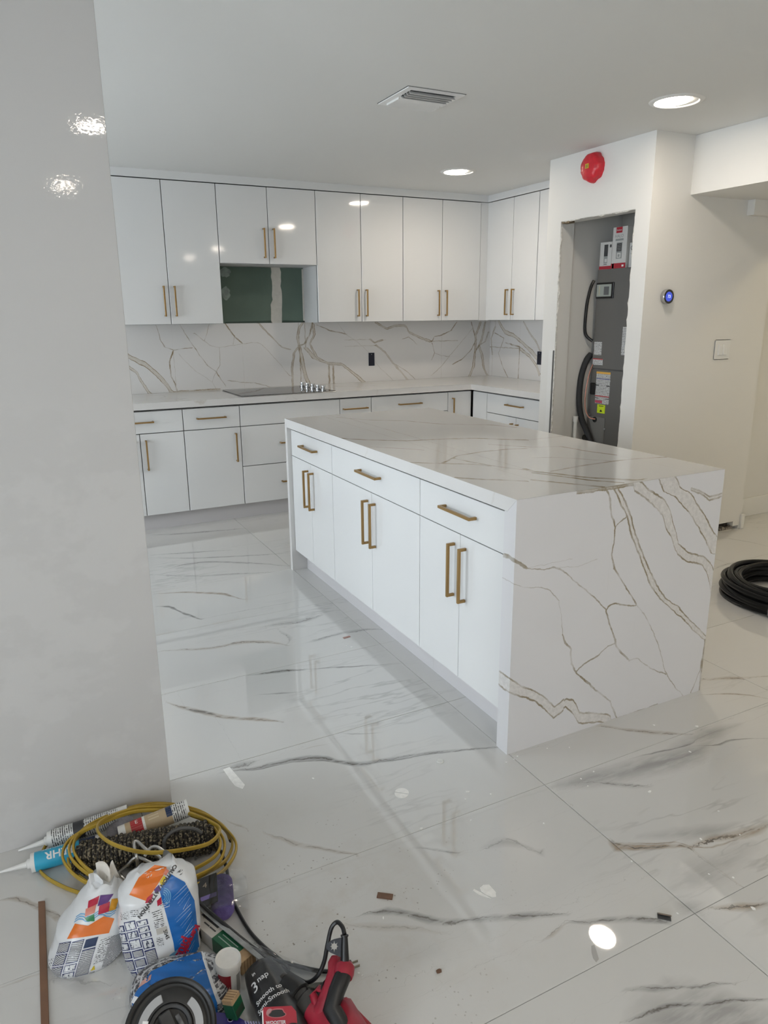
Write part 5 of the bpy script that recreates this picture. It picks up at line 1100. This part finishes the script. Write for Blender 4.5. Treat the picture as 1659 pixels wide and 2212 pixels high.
for k in range(9):
    D2.poly([(.034 + .010 * (k % 3), .125 - .016 * k), (.036 + .010 * (k % 3), .126 - .016 * k), (.074, .148 - .016 * k), (.073, .1462 - .016 * k)], 'white_print_line', M_paper, .0012)
    D2.poly([(.037 + .010 * (k % 3), .119 - .016 * k), (.038 + .010 * (k % 3), .120 - .016 * k), (.072, .140 - .016 * k), (.071, .1388 - .016 * k)], 'white_print_line', M_paper, .0012)
D2.poly([(.014, .005), (.034, .014), (.036, .0), (.016, -.010)], 'blue_badge', COLS['wave'], .0013)
for cx0, cx1, zs in ((-.080, -.062, [.094, .078, .056, .036, .018, -.010, -.034]), (-.060, -.036, [.100, .078, .060, .036, .016, -.004, -.030, -.05]), (-.034, -.010, [.096, .082, .068, .054, .030, -.012, -.035])):
    for za, zb in zip(zs, zs[1:]): D2.panel(quad(cx0, cx1, zb + .003, za, -.16), 'print_panel', M_inkblue, M_txt if zb < .03 else M_pic)
D2.poly(quad(-.004, .018, .070, .108, -.1), 'small_print', M_txtw); D2.poly(quad(-.018, .004, .108, .122, .2), 'small_print', M_txtw)
for x0 in (-.082, -.060, -.036): D2.poly(quad(x0, x0 + .018, .106, .122), 'small_print', M_txtw)
D2.poly(quad(-.078, -.002, -.082, -.037, -.16), 'small_print', M_txt); D2.poly(quad(-.002, .022, .056, .070, -.1), 'beige_patch', mat('beige_bag_print', (.5, .48, .44), .4)); D2.poly(quad(-.006, .008, .03, .05, -.1), 'small_print', M_txtw); D2.poly([(.040, .181), (.047, .187), (.043, .191), (.036, .185)], 'small_print', M_txtw); D2.poly([(.05, .172), (.06, .166), (.066, .176), (.056, .182)], 'small_print', M_txtw)
D2.poly([(.078, -.035), (.084, -.03), (.084, -.055), (.074, -.06)], 'orange_corner', M_orange, .001)

# blue bag in front, with printed mesh ends
g3 = thing('grout_bag', 'blue grout bag lying under the black suction disc', 'bag', (.168, 1.352, 0), -.25)
gb3 = bag_mesh(.205, .15, .078, [(0, .8, .8), (.2, 1, 1), (.6, 1, .95), (.85, .9, .7), (1, .62, .3)], (.0, .01), 5, 2.8, .007)
o = gb3.build('bag_skin', stripes_mat('bag_brick_print', (.55, .56, .57), (.07, .07, .08), 150, .75, 'Z', 110, cover=.53), g3, smooth=True, angle=2)
D3 = Drape(o, (0, .72, -.70), 'b')
D3.poly([(-.099, -.06), (-.097, .030), (-.06, .072), (.0, .086), (.045, .090), (.066, .05), (.080, -.01), (.078, -.08), (-.06, -.09)], 'blue_face', M_bagblue)
D3.poly([(-.099, .022), (-.092, .034), (-.040, .010), (-.045, -.004), (-.07, .008)], 'white_fold', M_bag, .002)
D3.poly([(.047, .09), (.053, .09), (.088, -.01), (.081, -.012)], 'white_edge', M_bag, .0016)
D3.poly([(-.085, .045), (-.078, .056), (-.058, .066), (-.06, .056)], 'pink_tear', mat('pink_tear', (.6, .33, .28), .5), .0014)

# ------------------------------------------------------------------ black suction disc
cN = Vector((-.085, -.58, .80)).normalized(); cO = Vector((0.123,1.196,0.118))
sd_ = thing('suction_disc', 'round black suction disc with grey pads resting on the blue bag', 'suction disc', cO)
sd_.matrix_world = frame(cO, Vector((1, -.12, 0)), za=cN) @ Matrix.Scale(.79, 4)
M_disc = mat('dusty_black_plastic', (.018, .018, .018), .42, var=.5, vscale=25); M_pad = mat('grey_plastic_pad', (.36, .365, .37), .4)
MB().lathe([(0, -.012), (.100, -.014), (.112, -.008), (.113, -.002), (.108, .003), (.102, .001), (.100, -.001), (.096, .002), (.090, .000), (.0, .000)], 56).build('rubber_rim', M_black, sd_, smooth=True, angle=.9)
MB().lathe([(.088, 0), (.088, .006), (.085, .008), (.056, .010), (.054, .006), (.054, 0)], 56).build('plate', M_disc, sd_, smooth=True, angle=.6)
MB().lathe([(.054, .012), (.051, .016), (.044, .014), (.042, .006), (.042, 0)], 48, caps=False).build('collar', M_disc, sd_, smooth=True, angle=.6)
MB().lathe([(0, .003), (.042, .003), (.042, 0)], 48).build('well', M_black, sd_)
for a0, a1 in ((1.75, 3.3), (-.55, .75)):
    n = 14; outer = [(.080 * math.cos(a0 + (a1 - a0) * k / n), .080 * math.sin(a0 + (a1 - a0) * k / n)) for k in range(n + 1)]; inner = [(.061 * math.cos(a0 + (a1 - a0) * k / n), .061 * math.sin(a0 + (a1 - a0) * k / n)) for k in range(n, -1, -1)]
    MB().prism(outer + inner, .007, .0115, .0015).build('grey_pad', M_pad, sd_)
MB().prism([(-.016, -.04), (.016, -.04), (.018, .040), (-.014, .041)], .003, .018, .003).build('lever', M_disc, sd_, M=Matrix.Rotation(.35, 4, 'Z'))
MB().prism([(-.034, -.02), (-.02, -.034), (-.018, .034), (-.032, .022)], .003, .011, .002).build('rib', M_disc, sd_, M=Matrix.Rotation(.35, 4, 'Z'))
MB().box((.020, -.012, .004), (.033, .018, .012), .002).build('catch', mat('worn_grey_plastic', (.10, .10, .10), .6, var=.6, vscale=60), sd_, M=Matrix.Rotation(.35, 4, 'Z'))
MB().box((-.070, .0, .0115), (-.056, .014, .0119)).build('paper_tag', M_paper, sd_, M=Matrix.Rotation(-.3, 4, 'Z'))

# ------------------------------------------------------------------ tub, shims, roller packs
tb = thing('spackle_tub', 'small white-lidded tub with red label beside the bags', 'tub', (.270, 1.327, 0), 0, None, (.06, .02, -.1)); tb.scale = (.82, .82, .95)
MB().lathe([(0, .0), (.030, .0), (.031, .003), (.032, .08), (.032, .098)], 36).build('tub_body', M_white, tb, smooth=True)
MB().lathe([(.0345, .086), (.0352, .088), (.0352, .106), (.0335, .109), (.031, .108), (.029, .106), (0, .106)], 36, caps=False).build('lid', mat('dusty_white_lid', (.70, .69, .66), .6, var=.05, vscale=40), tb, smooth=True)
def wrapz(par, a0, a1, z0, z1, r, m, name): b = MB(); b.grid(lambda u, v: ((r) * math.cos(a0 + (a1 - a0) * u), r * math.sin(a0 + (a1 - a0) * u), z0 + (z1 - z0) * v), 16, 1); return b.build(name, m, par, smooth=True)
wrapz(tb, 3.55, 4.75, .01, .084, .0325, mat('dark_red_label', (.28, .015, .025), .4), 'red_label')
M_bar = stripes_mat('barcode_print', (.7, .7, .68), (.03, .03, .03), 230, .55, 'Z', 8, cover=.9)
wrapz(tb, 5.25, 5.75, .022, .078, .0326, M_bar, 'barcode')
for txt, z_ in (('PAZ', .036), ('PAIN', .048)):
    bm = text_bm(txt, .009)
    for v in bm.verts: a = 4.25 - v.co.x / .033; v.co = Vector((.0331 * math.cos(a), .0331 * math.sin(a), z_ - v.co.y))
    b = MB(); b.bm.free(); b.bm = bm; b.build('lettering', mat('pink_print', (.6, .45, .42), .5), tb)
M_wood = mat('pale_shim_wood', (.46, .31, .17), .6, var=.15, vscale=60); M_greenlab = mat('dark_green_label', (.012, .10, .045), .4)
def shim_pack(label, a, b_, w, h, bands):
    t = thing('shim_pack', label, 'shim pack', a); M, L_ = tube_frame(a, b_); t.matrix_world = M
    MB().box((0, -w / 2, -h / 2), (L_, w / 2, h / 2), .001).build('wood_blocks', M_wood, t)
    for k in range(1, 5): MB().box((L_ - .0001, -w / 2 + w * k / 5 - .0005, -h / 2), (L_ + .0004, -w / 2 + w * k / 5 + .0005, h / 2)).build('joint', mat('wood_joint', (.2, .12, .06), .8), t)
    for x0, x1, m, nm in bands: MB().box((x0 * L_, -w / 2 - .0006, -h / 2 - .0006), (x1 * L_, w / 2 + .0006, h / 2 + .0006), .0008).build(nm, m, t)
    return t, L_
t, L_ = shim_pack('long shim bundle in white and dark green wrapper beside the blue bag', (0.248,1.548,0.022), (0.327,1.360,0.022), .042, .036, [(0, .46, mat('pale_wrapper', (.50, .47, .43), .5), 'white_wrapper'), (.46, .86, M_greenlab, 'green_wrapper')])
for k, (x0, x1, yy) in enumerate(((.52, .80, .002), (.50, .82, -.008))): MB().box((L_ * x0, yy - .0012, .0187), (L_ * x1, yy + .0012, .0191)).build('print_line', mat('faded_white_print', (.30, .38, .33), .5), t)
for x0, x1, yy, hh_ in ((.08, .40, .008, .003), (.20, .30, -.004, .0018), (.31, .42, -.004, .0018)): MB().box((L_ * x0, yy - hh_, .0187), (L_ * x1, yy + hh_, .0191)).build('print_line', M_ink, t)
MB().box((.02, -.0222, -.012), (.05, -.0217, .012)).build('picture', M_dkgrey, t)
t, L_ = shim_pack('short shim bundle in green wrapper standing before the tub', (.262, 1.235, .040), (0.254,1.244,0.085), .030, .026, [(.0, .78, M_greenlab, 'green_wrapper')])
MB().box((.005, -.013, .0138), (.02, .013, .0142)).build('print', mat('green_print', (.03, .05, .03), .5), t)
# purple roller in its bag
pr = thing('roller_pack', 'purple fluffy paint roller in a clear pack with black card', 'paint roller', (.33, 1.585, 0)); pa = Vector((0.335,1.635,0.030)); pb = Vector((0.311,1.527,0.030))
M, L_ = tube_frame(pa, pb); pr.matrix_world = M
b = MB().lathe([(0, 0), (.022, 0), (.028, .006), (.029, .02), (.029, L_ - .01), (.024, L_), (0, L_)], 28, RX)
for v in b.bm.verts: v.co += Vector((0, 1, 1)) * .0015 * noise.noise(v.co * 90)
b.build('roller_nap', mat('purple_roller_fabric', (.17, .125, .36), .95, bump=1, bscale=160, var=.2, vscale=60), pr, smooth=True)
MB().grid(lambda u, v: (-.004 + (L_ + .0) * u, .0315 * math.cos(2.9 - 1.25 * v), .0315 * math.sin(2.9 - 1.25 * v) ), 2, 12).build('black_card', M_dkgrey, pr, smooth=True) if False else None
MB().box((-.002, -.075, .0285), (L_ * .9, -.004, .030), .0005).build('black_card', M_dkgrey, pr, M=Matrix.Rotation(.22, 4, 'X'))
MB().box((L_ * .60, -.048, .0301), (L_ * .73, -.006, .0305)).build('purple_band', mat('purple_card', (.24, .19, .48), .5), pr, M=Matrix.Rotation(.22, 4, 'X'))
letters('lettering', '4', .018, Matrix.Rotation(.22, 4, 'X') @ Matrix(((0, -1, 0, L_ * .28), (1, 0, 0, -.036), (0, 0, 1, .0306), (0, 0, 0, 1))), mat('tan_print', (.4, .33, .25), .5), pr)
M_clear, nt, b_ = new_mat('clear_plastic_film'); N = nt.nodes
tr_ = N.new('ShaderNodeBsdfTransparent'); tr_.inputs[0].default_value = (.93, .93, .92, 1); ms_ = N.new('ShaderNodeMixShader'); gl_ = N.new('ShaderNodeBsdfGlossy'); gl_.inputs['Roughness'].default_value = .12; gl_.inputs[0].default_value = (.8, .8, .8, 1)
lw = N.new('ShaderNodeFresnel'); lw.inputs[0].default_value = 1.6; nt.links.new(lw.outputs[0], ms_.inputs[0]); nt.links.new(tr_.outputs[0], ms_.inputs[1]); nt.links.new(gl_.outputs[0], ms_.inputs[2]); nt.links.new(ms_.outputs[0], N['Material Output'].inputs[0])
b = MB(); b.grid(lambda u, v: (-.012 + (L_ + .03) * u, -.05 + .115 * v, .036 - .9 * (v - .5) ** 2 * .12 + .004 * noise.noise(Vector((u * 5, v * 6, 1)))), 16, 16); b.build('clear_wrap', M_clear, pr, smooth=True)

# long clear plastic sleeve running from the bags to the drill
p0 = Vector((0.251,1.571,0.050)); p1 = Vector((0.396,1.229,0.045))
sl = thing('plastic_sleeve', 'long clear plastic sleeve with stiff grey edge lying across the shims', 'plastic sleeve', p0); M, L_ = tube_frame(p0, p1); sl.matrix_world = M
MB().box((0, -.006, -.001), (L_, .006, .002), .0008).build('stiff_edge', mat('grey_clear_edge', (.30, .31, .31), .25, var=.25, vscale=30), sl)
b = MB(); b.grid(lambda u, v: (L_ * (.50 + .5 * u), .006 + .075 * v * (.4 + .6 * u), .002 - .03 * v + .006 * noise.noise(Vector((u * 6, v * 5, 7)))), 14, 10); b.build('film', M_clear, sl, smooth=True)

# black roller pack and its red card
rp = thing('roller_pack', 'black plastic-wrapped roller covers printed 3 nap beside the drill', 'paint roller', (.36, 1.20, 0))
pa = Vector((0.338,1.308,0.045)); pb = Vector((.355, 1.035, .040)); M, L_ = tube_frame(pa, pb); rp.matrix_world = M
b = MB().lathe([(0, -.012), (.020, -.010), (.034, .0), (.041, .02), (.043, .06), (.043, L_ - .01), (.03, L_), (0, L_)], 40, RX)
for v in b.bm.verts: v.co += Vector((.3, 1, 1)) * .006 * noise.noise(Vector((v.co.x * 30, v.co.y * 30, v.co.z * 30)))
b.build('wrapped_roller', mat('black_crinkled_wrap', (.020, .020, .021), .3, bump=.6, bscale=30, var=.3, vscale=30), rp, smooth=True)
M_wprint = mat('white_print', (.62, .62, .62), .5)
for txt, h, x, ca in (('3', .024, .062, 2.35), ('nap', .013, .055, 1.85), ('in', .008, .035, 2.15), ('Smooth to', .0105, .095, 1.95), ('Semi-Smooth', .0105, .112, 1.9), ('3', .026, .16, 2.5)):
    bm = text_bm(txt, h, .0002)
    bmesh.ops.subdivide_edges(bm, edges=[e for e in bm.edges if e.calc_length() > .006], cuts=1)
    for v in bm.verts: a = ca - v.co.x / .0455; v.co = Vector((x - v.co.y, .0485 * math.cos(a), .0485 * math.sin(a)))
    b = MB(); b.bm.free(); b.bm = bm; b.build('lettering', M_wprint, rp)
cp = [(0.303,1.173,0.100), (0.367,1.144,0.100), (0.371,1.104,0.070), (0.307,1.121,0.070)]
rc = thing('header_card', 'red cardboard header card lettered PRO SHERLOCK on the black pack', 'card', cp[0])
M = frame(cp[0], Vector(cp[1]) - Vector(cp[0]), ya=Vector(cp[0]) - Vector(cp[3])); rc.matrix_world = M; CW = (Vector(cp[1]) - Vector(cp[0])).length
b = MB(); outl = [(0, -.005), (.004, 0), (CW - .01, .0), (CW, -.01), (CW + .012, -.09), (.010, -.095)]; hole = None
b.prism(outl, -.0006, .0006).build('card', mat('red_card', (.34, .015, .03), .4), rc)
MB().prism([(.002, -.004), (.0, -.008), (.010, -.095), (.0125, -.095)], .0004, .0010).build('white_edge', M_paper, rc)
hp_ = [(CW * .45 + .017 * math.cos(q), -.014 + .0045 * math.sin(q) + (.004 if .9 < q < 2.3 else 0)) for q in [2 * PI * k / 20 for k in range(20)]]
MB().prism([(CW * .45 + (x - CW * .45) * 1.1, -.014 + (y + .014) * 1.25) for x, y in hp_], .0005, .0009).build('hang_hole_rim', mat('card_rim', (.45, .12, .13), .5), rc); MB().prism(hp_, .0008, .0012).build('hang_hole', M_black, rc)
letters('lettering', 'WOOSTER', .006, Matrix(((1, 0, 0, CW * .42), (0, 1, 0, -.0275), (0, 0, 1, .001), (0, 0, 0, 1))), M_wprint, rc, .0002); letters('lettering', 'PRO', .011, Matrix(((1, 0, 0, CW * .42), (0, 1, 0, -.039), (0, 0, 1, .001), (0, 0, 0, 1))), M_wprint, rc, 0, 1.1)
letters('lettering', 'SHERLOCK', .0115, Matrix(((1, 0, 0, CW * .62), (0, 1, 0, -.055), (0, 0, 1, .001), (0, 0, 0, 1))), M_paper, rc, .0014); letters('lettering', 'SHERLOCK', .0115, Matrix(((1, 0, 0, CW * .62), (0, 1, 0, -.055), (0, 0, 1, .0013), (0, 0, 0, 1))), M_ink, rc, .0003)
MB().lathe([(0, .0009), (.007, .0009), (.007, .0004)], 18, Matrix.Translation((.016, -.010, 0))).build('round_mark', mat('card_mark', (.4, .2, .2), .5), rc)
# purple packet at the very bottom
pp = [(0.223,1.268,0.050), (0.254,1.240,0.050), (0.308,1.173,0.040), (0.286,1.151,0.030), (0.193,1.200,0.030)]
pk = thing('purple_packet', 'shiny purple printed packet at the bottom edge', 'packet', (.24, 1.19, 0))
cx_, cy_ = sum(p[0] for p in pp) / 5, sum(p[1] for p in pp) / 5
pk.location = (cx_, cy_, 0)
b = MB().prism([(p[0] - cx_, p[1] - cy_) for p in pp], .004, .040, .006); b.build('packet', mat('purple_film', (.045, .035, .20), .25, bump=.3, bscale=40), pk)
MB().lathe([(.005, .0400), (.005, .0406), (.0065, .0406), (.0065, .0400)], 20, Matrix.Translation((-.005, .022, 0))).build('ring_mark', mat('lilac_print', (.4, .38, .6), .5), pk)
for k in range(7): MB().box((.02 + .005 * k, -.012 - .003 * k, .0402), (.0225 + .005 * k, .004 - .003 * k, .0406)).build('print_bar', MATS['lilac_print'], pk)

# ------------------------------------------------------------------ rotary hammer drill
dr = thing('hammer_drill', 'red and black corded hammer drill lying beside the roller packs', 'drill', (.44, 1.17, 0))
M_dred = mat('scuffed_red_plastic', (.30, .012, .03), .38, var=.18, vscale=30); M_dblk = mat('black_grip_rubber', (.008, .008, .009), .4); M_dgry = mat('dark_grey_casting', (.045, .042, .038), .45, var=.3, vscale=40)
def ax_lathe(name, prof, a, b_, m, n=28, par=None):
    a = Vector(a); b_ = Vector(b_); q = (b_ - a).to_track_quat('Z', 'Y').to_matrix().to_4x4(); L0 = (b_ - a).length
    o = MB().lathe([(r, z * L0) for r, z in prof], n, Matrix.Translation(a) @ q).build(name, m, par or dr, smooth=True, at=dr.location, angle=.5); o.location = (0, 0, 0); return o
A0 = (0.360,1.254,0.055); A1 = (0.370,1.239,0.055); A2 = (0.390,1.199,0.055); A3 = (0.411,1.145,0.055); A4 = (0.438,1.082,0.055)
ax_lathe('chuck_nose', [(0, 0), (.014, 0), (.017, .4), (.024, .6), (.024, 1), (0, 1)], A0, A1, mat('brown_black_rubber', (.03, .022, .018), .5))
ax_lathe('chuck_sleeve', [(0, 0), (.022, 0), (.031, .12), (.031, .85), (.029, 1), (0, 1)], A1, A2, M_dblk)
ax_lathe('chuck_ring', [(.020, .0), (.0305, .0), (.0305, .06), (.027, .1), (.020, .1)], A2, A3, M_black)
ax_lathe('gear_neck', [(0, 0), (.024, 0), (.025, .3), (.034, .45), (.036, 1), (0, 1)], A2, A3, M_dgry)
def hull(name, secs, m, sq=3, n=20, par=None):
    """body lofted through cross-sections: (centre, half width vector, half height vector)"""
    b = MB(); rows = []
    for c, u, v in secs:
        c, u, v = Vector(c), Vector(u), Vector(v)
        rows.append([b.bm.verts.new(c + u * math.copysign(abs(math.cos(q)) ** (2 / sq), math.cos(q)) + v * math.copysign(abs(math.sin(q)) ** (2 / sq), math.sin(q))) for q in [2 * PI * k / n for k in range(n)]])
    for r1, r2 in zip(rows, rows[1:]):
        for k in range(n): b.bm.faces.new((r1[k], r1[(k + 1) % n], r2[(k + 1) % n], r2[k]))
    b.bm.faces.new(rows[0][::-1]); b.bm.faces.new(rows[-1])
    o = b.build(name, m, par or dr, smooth=True, at=dr.location, angle=.8); o.location = (0, 0, 0); return o
dv = (Vector(A4) - Vector(A3)).normalized(); sv = Vector((dv.y, -dv.x, 0)) * -1; zv = Vector((0, 0, 1))
B0 = Vector(A3); B1 = Vector((0.432,1.116,0.060)); B2 = Vector((0.433,1.048,0.060))
hull('motor_housing', [(B0 - dv * .004, sv * .034, zv * .036), (B0 + dv * .02, sv * .042, zv * .042), (B1 + dv * .02, sv * .046, zv * .045), (B2 + dv * .04, sv * .044, zv * .044)], M_dred)
# handle: rises from the body's back towards the cord
H = [Vector((0.437,1.062,0.085)), Vector((0.428,1.101,0.105)), Vector((0.447,1.116,0.125)), Vector((0.471,1.136,0.135)), Vector((0.480,1.150,0.138))]
hd = [(H[min(i + 1, 4)] - H[max(i - 1, 0)]).normalized() for i in range(5)]
view = Vector((-.3, -.62, .72))
def hsec(i, w, h): s_ = hd[i].cross(view).normalized(); return (H[i], s_ * w, s_.cross(hd[i]) * h)
hull('rear_grip', [hsec(0, .020, .02), hsec(1, .019, .02), hsec(2, .0175, .019), hsec(3, .018, .019), hsec(4, .019, .018)], M_dblk, 2.4)
tail = [Vector((0.428,1.103,0.100)), Vector((0.448,1.073,0.090)), Vector((0.466,1.040,0.080)), Vector((0.473,1.014,0.075))]
hull('lower_grip', [(tail[i], Vector((.012, .014, 0)) * 1.1, Vector((-.008, .006, .014)) * 1.2) for i in range(4)], M_dblk, 2.4)
hull('side_rail', [(Vector((0.465,1.106,0.095)), Vector((.006, .006, 0)), Vector((-.004, .004, .008))), (Vector((0.475,1.081,0.085)), Vector((.006, .006, 0)), Vector((-.004, .004, .010))), (Vector((0.490,1.048,0.070)), Vector((.008, .008, 0)), Vector((-.004, .004, .012)))], M_dred, 2.4)
G = [Vector((0.409,1.108,0.075)), Vector((0.424,1.125,0.098)), Vector((0.441,1.138,0.116)), Vector((0.457,1.153,0.130)), Vector((0.465,1.166,0.140)), Vector((0.471,1.175,0.144))]
gs = [(Vector((.028, .016, 0)), .026), (Vector((.020, .011, 0)), .022), (Vector((.013, .006, 0)), .018), (Vector((.013, .004, 0)), .016), (Vector((.0125, .003, 0)), .013), (Vector((.006, .0, 0)), .006)]
gd = [(G[min(i + 1, 5)] - G[max(i - 1, 0)]).normalized() for i in range(6)]
def gsec(i, w, h): s_ = gd[i].cross(view).normalized(); return (G[i] - view.normalized() * .006, s_ * w, s_.cross(gd[i]) * h)
hull('red_spine', [gsec(0, .030, .024), gsec(1, .018, .022), gsec(2, .015, .019), gsec(3, .0145, .017), gsec(4, .016, .015), gsec(5, .011, .009)], M_dred, 2.2)
ax_lathe('cord_collar', [(0, 0), (.0185, .0), (.0215, .3), (.0215, .75), (.017, 1), (0, 1)], (0.468,1.130,0.134), (0.483,1.154,0.140), M_dred)
TR = [Vector((0.406,1.162,0.085)), Vector((0.419,1.165,0.095)), Vector((0.433,1.158,0.105))]
hull('trigger_guard', [(Vector((0.413,1.132,0.080)), Vector((.010, .004, 0)), Vector((0, -.006, .010))), (Vector((0.409,1.146,0.090)), Vector((.009, .004, 0)), Vector((0, -.006, .010))), (Vector((0.408,1.160,0.096)), Vector((.007, .003, 0)), Vector((0, -.006, .008))), (Vector((0.421,1.160,0.102)), Vector((.006, .006, 0)), Vector((0, -.005, .006))), (Vector((0.425,1.150,0.105)), Vector((.005, .005, 0)), Vector((0, -.004, .005)))], M_dred, 2.4)
hull('trigger', [(Vector((0.436,1.161,0.110)), Vector((.008, .004, 0)), Vector((0, -.004, .008))), (Vector((0.425,1.149,0.103)), Vector((.006, .003, 0)), Vector((0, -.004, .006))), (Vector((0.416,1.139,0.098)), Vector((.004, .003, 0)), Vector((0, -.003, .004)))], M_dblk, 2.4)
hull('side_knob', [(Vector((0.418,1.191,0.080)), Vector((.012, 0, 0)), Vector((0, -.006, .010))), (Vector((0.430,1.174,0.090)), Vector((.011, .003, 0)), Vector((0, -.006, .010)))], mat('olive_grey_plastic', (.06, .058, .045), .5), 2.2)
R0, R1 = (0.477,1.142,0.140), (0.492,1.174,0.196)
ax_lathe('strain_relief', [(0, 0), (.0105, 0), (.0085, .5), (.0068, .93), (.0085, .94), (.0085, .98), (.005, 1), (0, 1)], R0, R1, M_dblk, 18)
cordp = [R1, (0.493,1.187,0.203), (0.488,1.204,0.203), (0.476,1.208,0.190), (0.464,1.204,0.155), (0.453,1.201,0.115), (0.437,1.202,0.085), (0.419,1.218,0.060), (0.407,1.258,0.040), (0.392,1.314,0.020), (0.378,1.357,0.008)]
o = MB().tube(spline(cordp, 8), .0048, 8).build('cord', M_dblk, dr, smooth=True, at=dr.location); o.location = (0, 0, 0)
# chuck key holder: rounded tab with a star-shaped hole
k0 = Vector((0.485,1.173,0.188)); k1 = Vector((0.478,1.157,0.160)); kx = Vector((0.457,1.182,0.178)) - Vector((0.483,1.169,0.178)); yv_ = (k0 - k1)
KM = frame((k0 + k1) / 2, -kx, ya=yv_); hh = yv_.length / 2 * 1.15; ww = kx.length * 1.15
outl = [(0, -hh), (0, hh)] + [(-ww * math.sin(q), hh * .1 + hh * .85 * math.cos(q)) for q in [.25 + .3 * k for k in range(9)]]
b = MB(); star = []
for k in range(32): r_ = (.0062 if k % 4 else .0115) if k % 4 in (0, 1, 2, 3) else 0; a_ = 2 * PI * k / 32; star.append((-ww * .5 + r_ * math.cos(a_), hh * .12 + r_ * math.sin(a_)))
no = 32; oc = []
def edge_pt(a_):   # point of the outline in direction a_ from the star centre
    c_ = Vector((-ww * .5, hh * .12)); d_ = Vector((math.cos(a_), math.sin(a_))); best = .03
    for p_, q_ in zip(outl, outl[1:] + outl[:1]):
        p_, q_ = Vector(p_), Vector(q_); e_ = q_ - p_; den = d_.x * e_.y - d_.y * e_.x
        if abs(den) < 1e-9: continue
        w_ = p_ - c_; t_ = (w_.x * e_.y - w_.y * e_.x) / den; s_ = (w_.x * d_.y - w_.y * d_.x) / den
        if t_ > 0 and -1e-6 <= s_ <= 1 + 1e-6: best = min(best, t_)
    return c_ + d_ * best
oc = [edge_pt(2 * PI * k / 32) for k in range(32)]
for z0, z1 in ((-.002, .002),):
    V_ = [[b.bm.verts.new((p[0], p[1], z)) for p in s_] for s_ in (star, oc) for z in (z0, z1)]
    for k in range(32):
        k2 = (k + 1) % 32
        b.bm.faces.new((V_[0][k], V_[0][k2], V_[2][k2], V_[2][k])); b.bm.faces.new((V_[1][k], V_[1][k2], V_[3][k2], V_[3][k])); b.bm.faces.new((V_[0][k], V_[0][k2], V_[1][k2], V_[1][k])); b.bm.faces.new((V_[2][k], V_[2][k2], V_[3][k2], V_[3][k]))
o = b.build('key_holder', mat('navy_black_rubber', (.006, .008, .014), .4), dr, M=KM, at=dr.location); o.location = (0, 0, 0)

# ------------------------------------------------------------------ power cord with plug
pc = thing('extension_lead', 'black power cord with two-pin plug trailing from the coil to the drill', 'power cord', (.45, 1.4, 0))
cp_ = [(0.367,1.758,0.020), (0.364,1.691,0.008), (0.351,1.616,0.006), (0.351,1.546,0.006), (0.360,1.464,0.006), (0.377,1.405,0.006), (0.394,1.364,0.006), (0.409,1.322,0.006), (0.389,1.305,0.006)]
loc_build(MB().tube(spline(cp_, 10), .0045, 8), 'cord', M_black, pc, smooth=True)
cp_ = [(0.251,1.614,0.050), (0.267,1.538,0.060), (0.312,1.449,0.045), (0.348,1.404,0.020), (0.375,1.365,0.012), (0.414,1.329,0.008), (0.461,1.286,0.007), (0.498,1.262,0.008), (0.523,1.256,0.010)]
loc_build(MB().tube(spline(cp_, 10), .0048, 8), 'cord', M_black, pc, smooth=True)
pa = Vector((0.516,1.255,0.012)); pb = Vector((0.541,1.253,0.012)); q = frame(pa, pb - pa, za=(0, 0, 1)); L0 = (pb - pa).length
b = MB().lathe([(0, 0), (.006, 0), (.009, .3 * L0), (.0125, .7 * L0), (.0125, L0), (0, L0)], 16, q @ RX); loc_build(b, 'plug', M_black, pc, smooth=True)
for s_ in (-.0065, .0065): loc_build(MB().box((L0, s_ - .0008, -.0035), (L0 + .018, s_ + .0008, .0035), .0004), 'prong', mat('plug_brass', (.35, .32, .26), .35, metal=.9), pc, M=q)

# dried smear that dulls the polish where the ceiling light is mirrored
sp2 = [(1.083,1.045,0.000), (1.092,1.044,0.000), (1.085,1.030,0.000), (1.079,1.019,0.000), (1.073,1.008,0.000), (1.061,1.004,0.000), (1.062,1.016,0.000), (1.070,1.030,0.000)]
scrap('dried_smear', 'thin dull grey smear dried on the tile at the mirrored light', 'smear', [(p[0], p[1]) for p in sp2], .0003, mat('dull_grey_smear', (.42, .41, .39), .8))
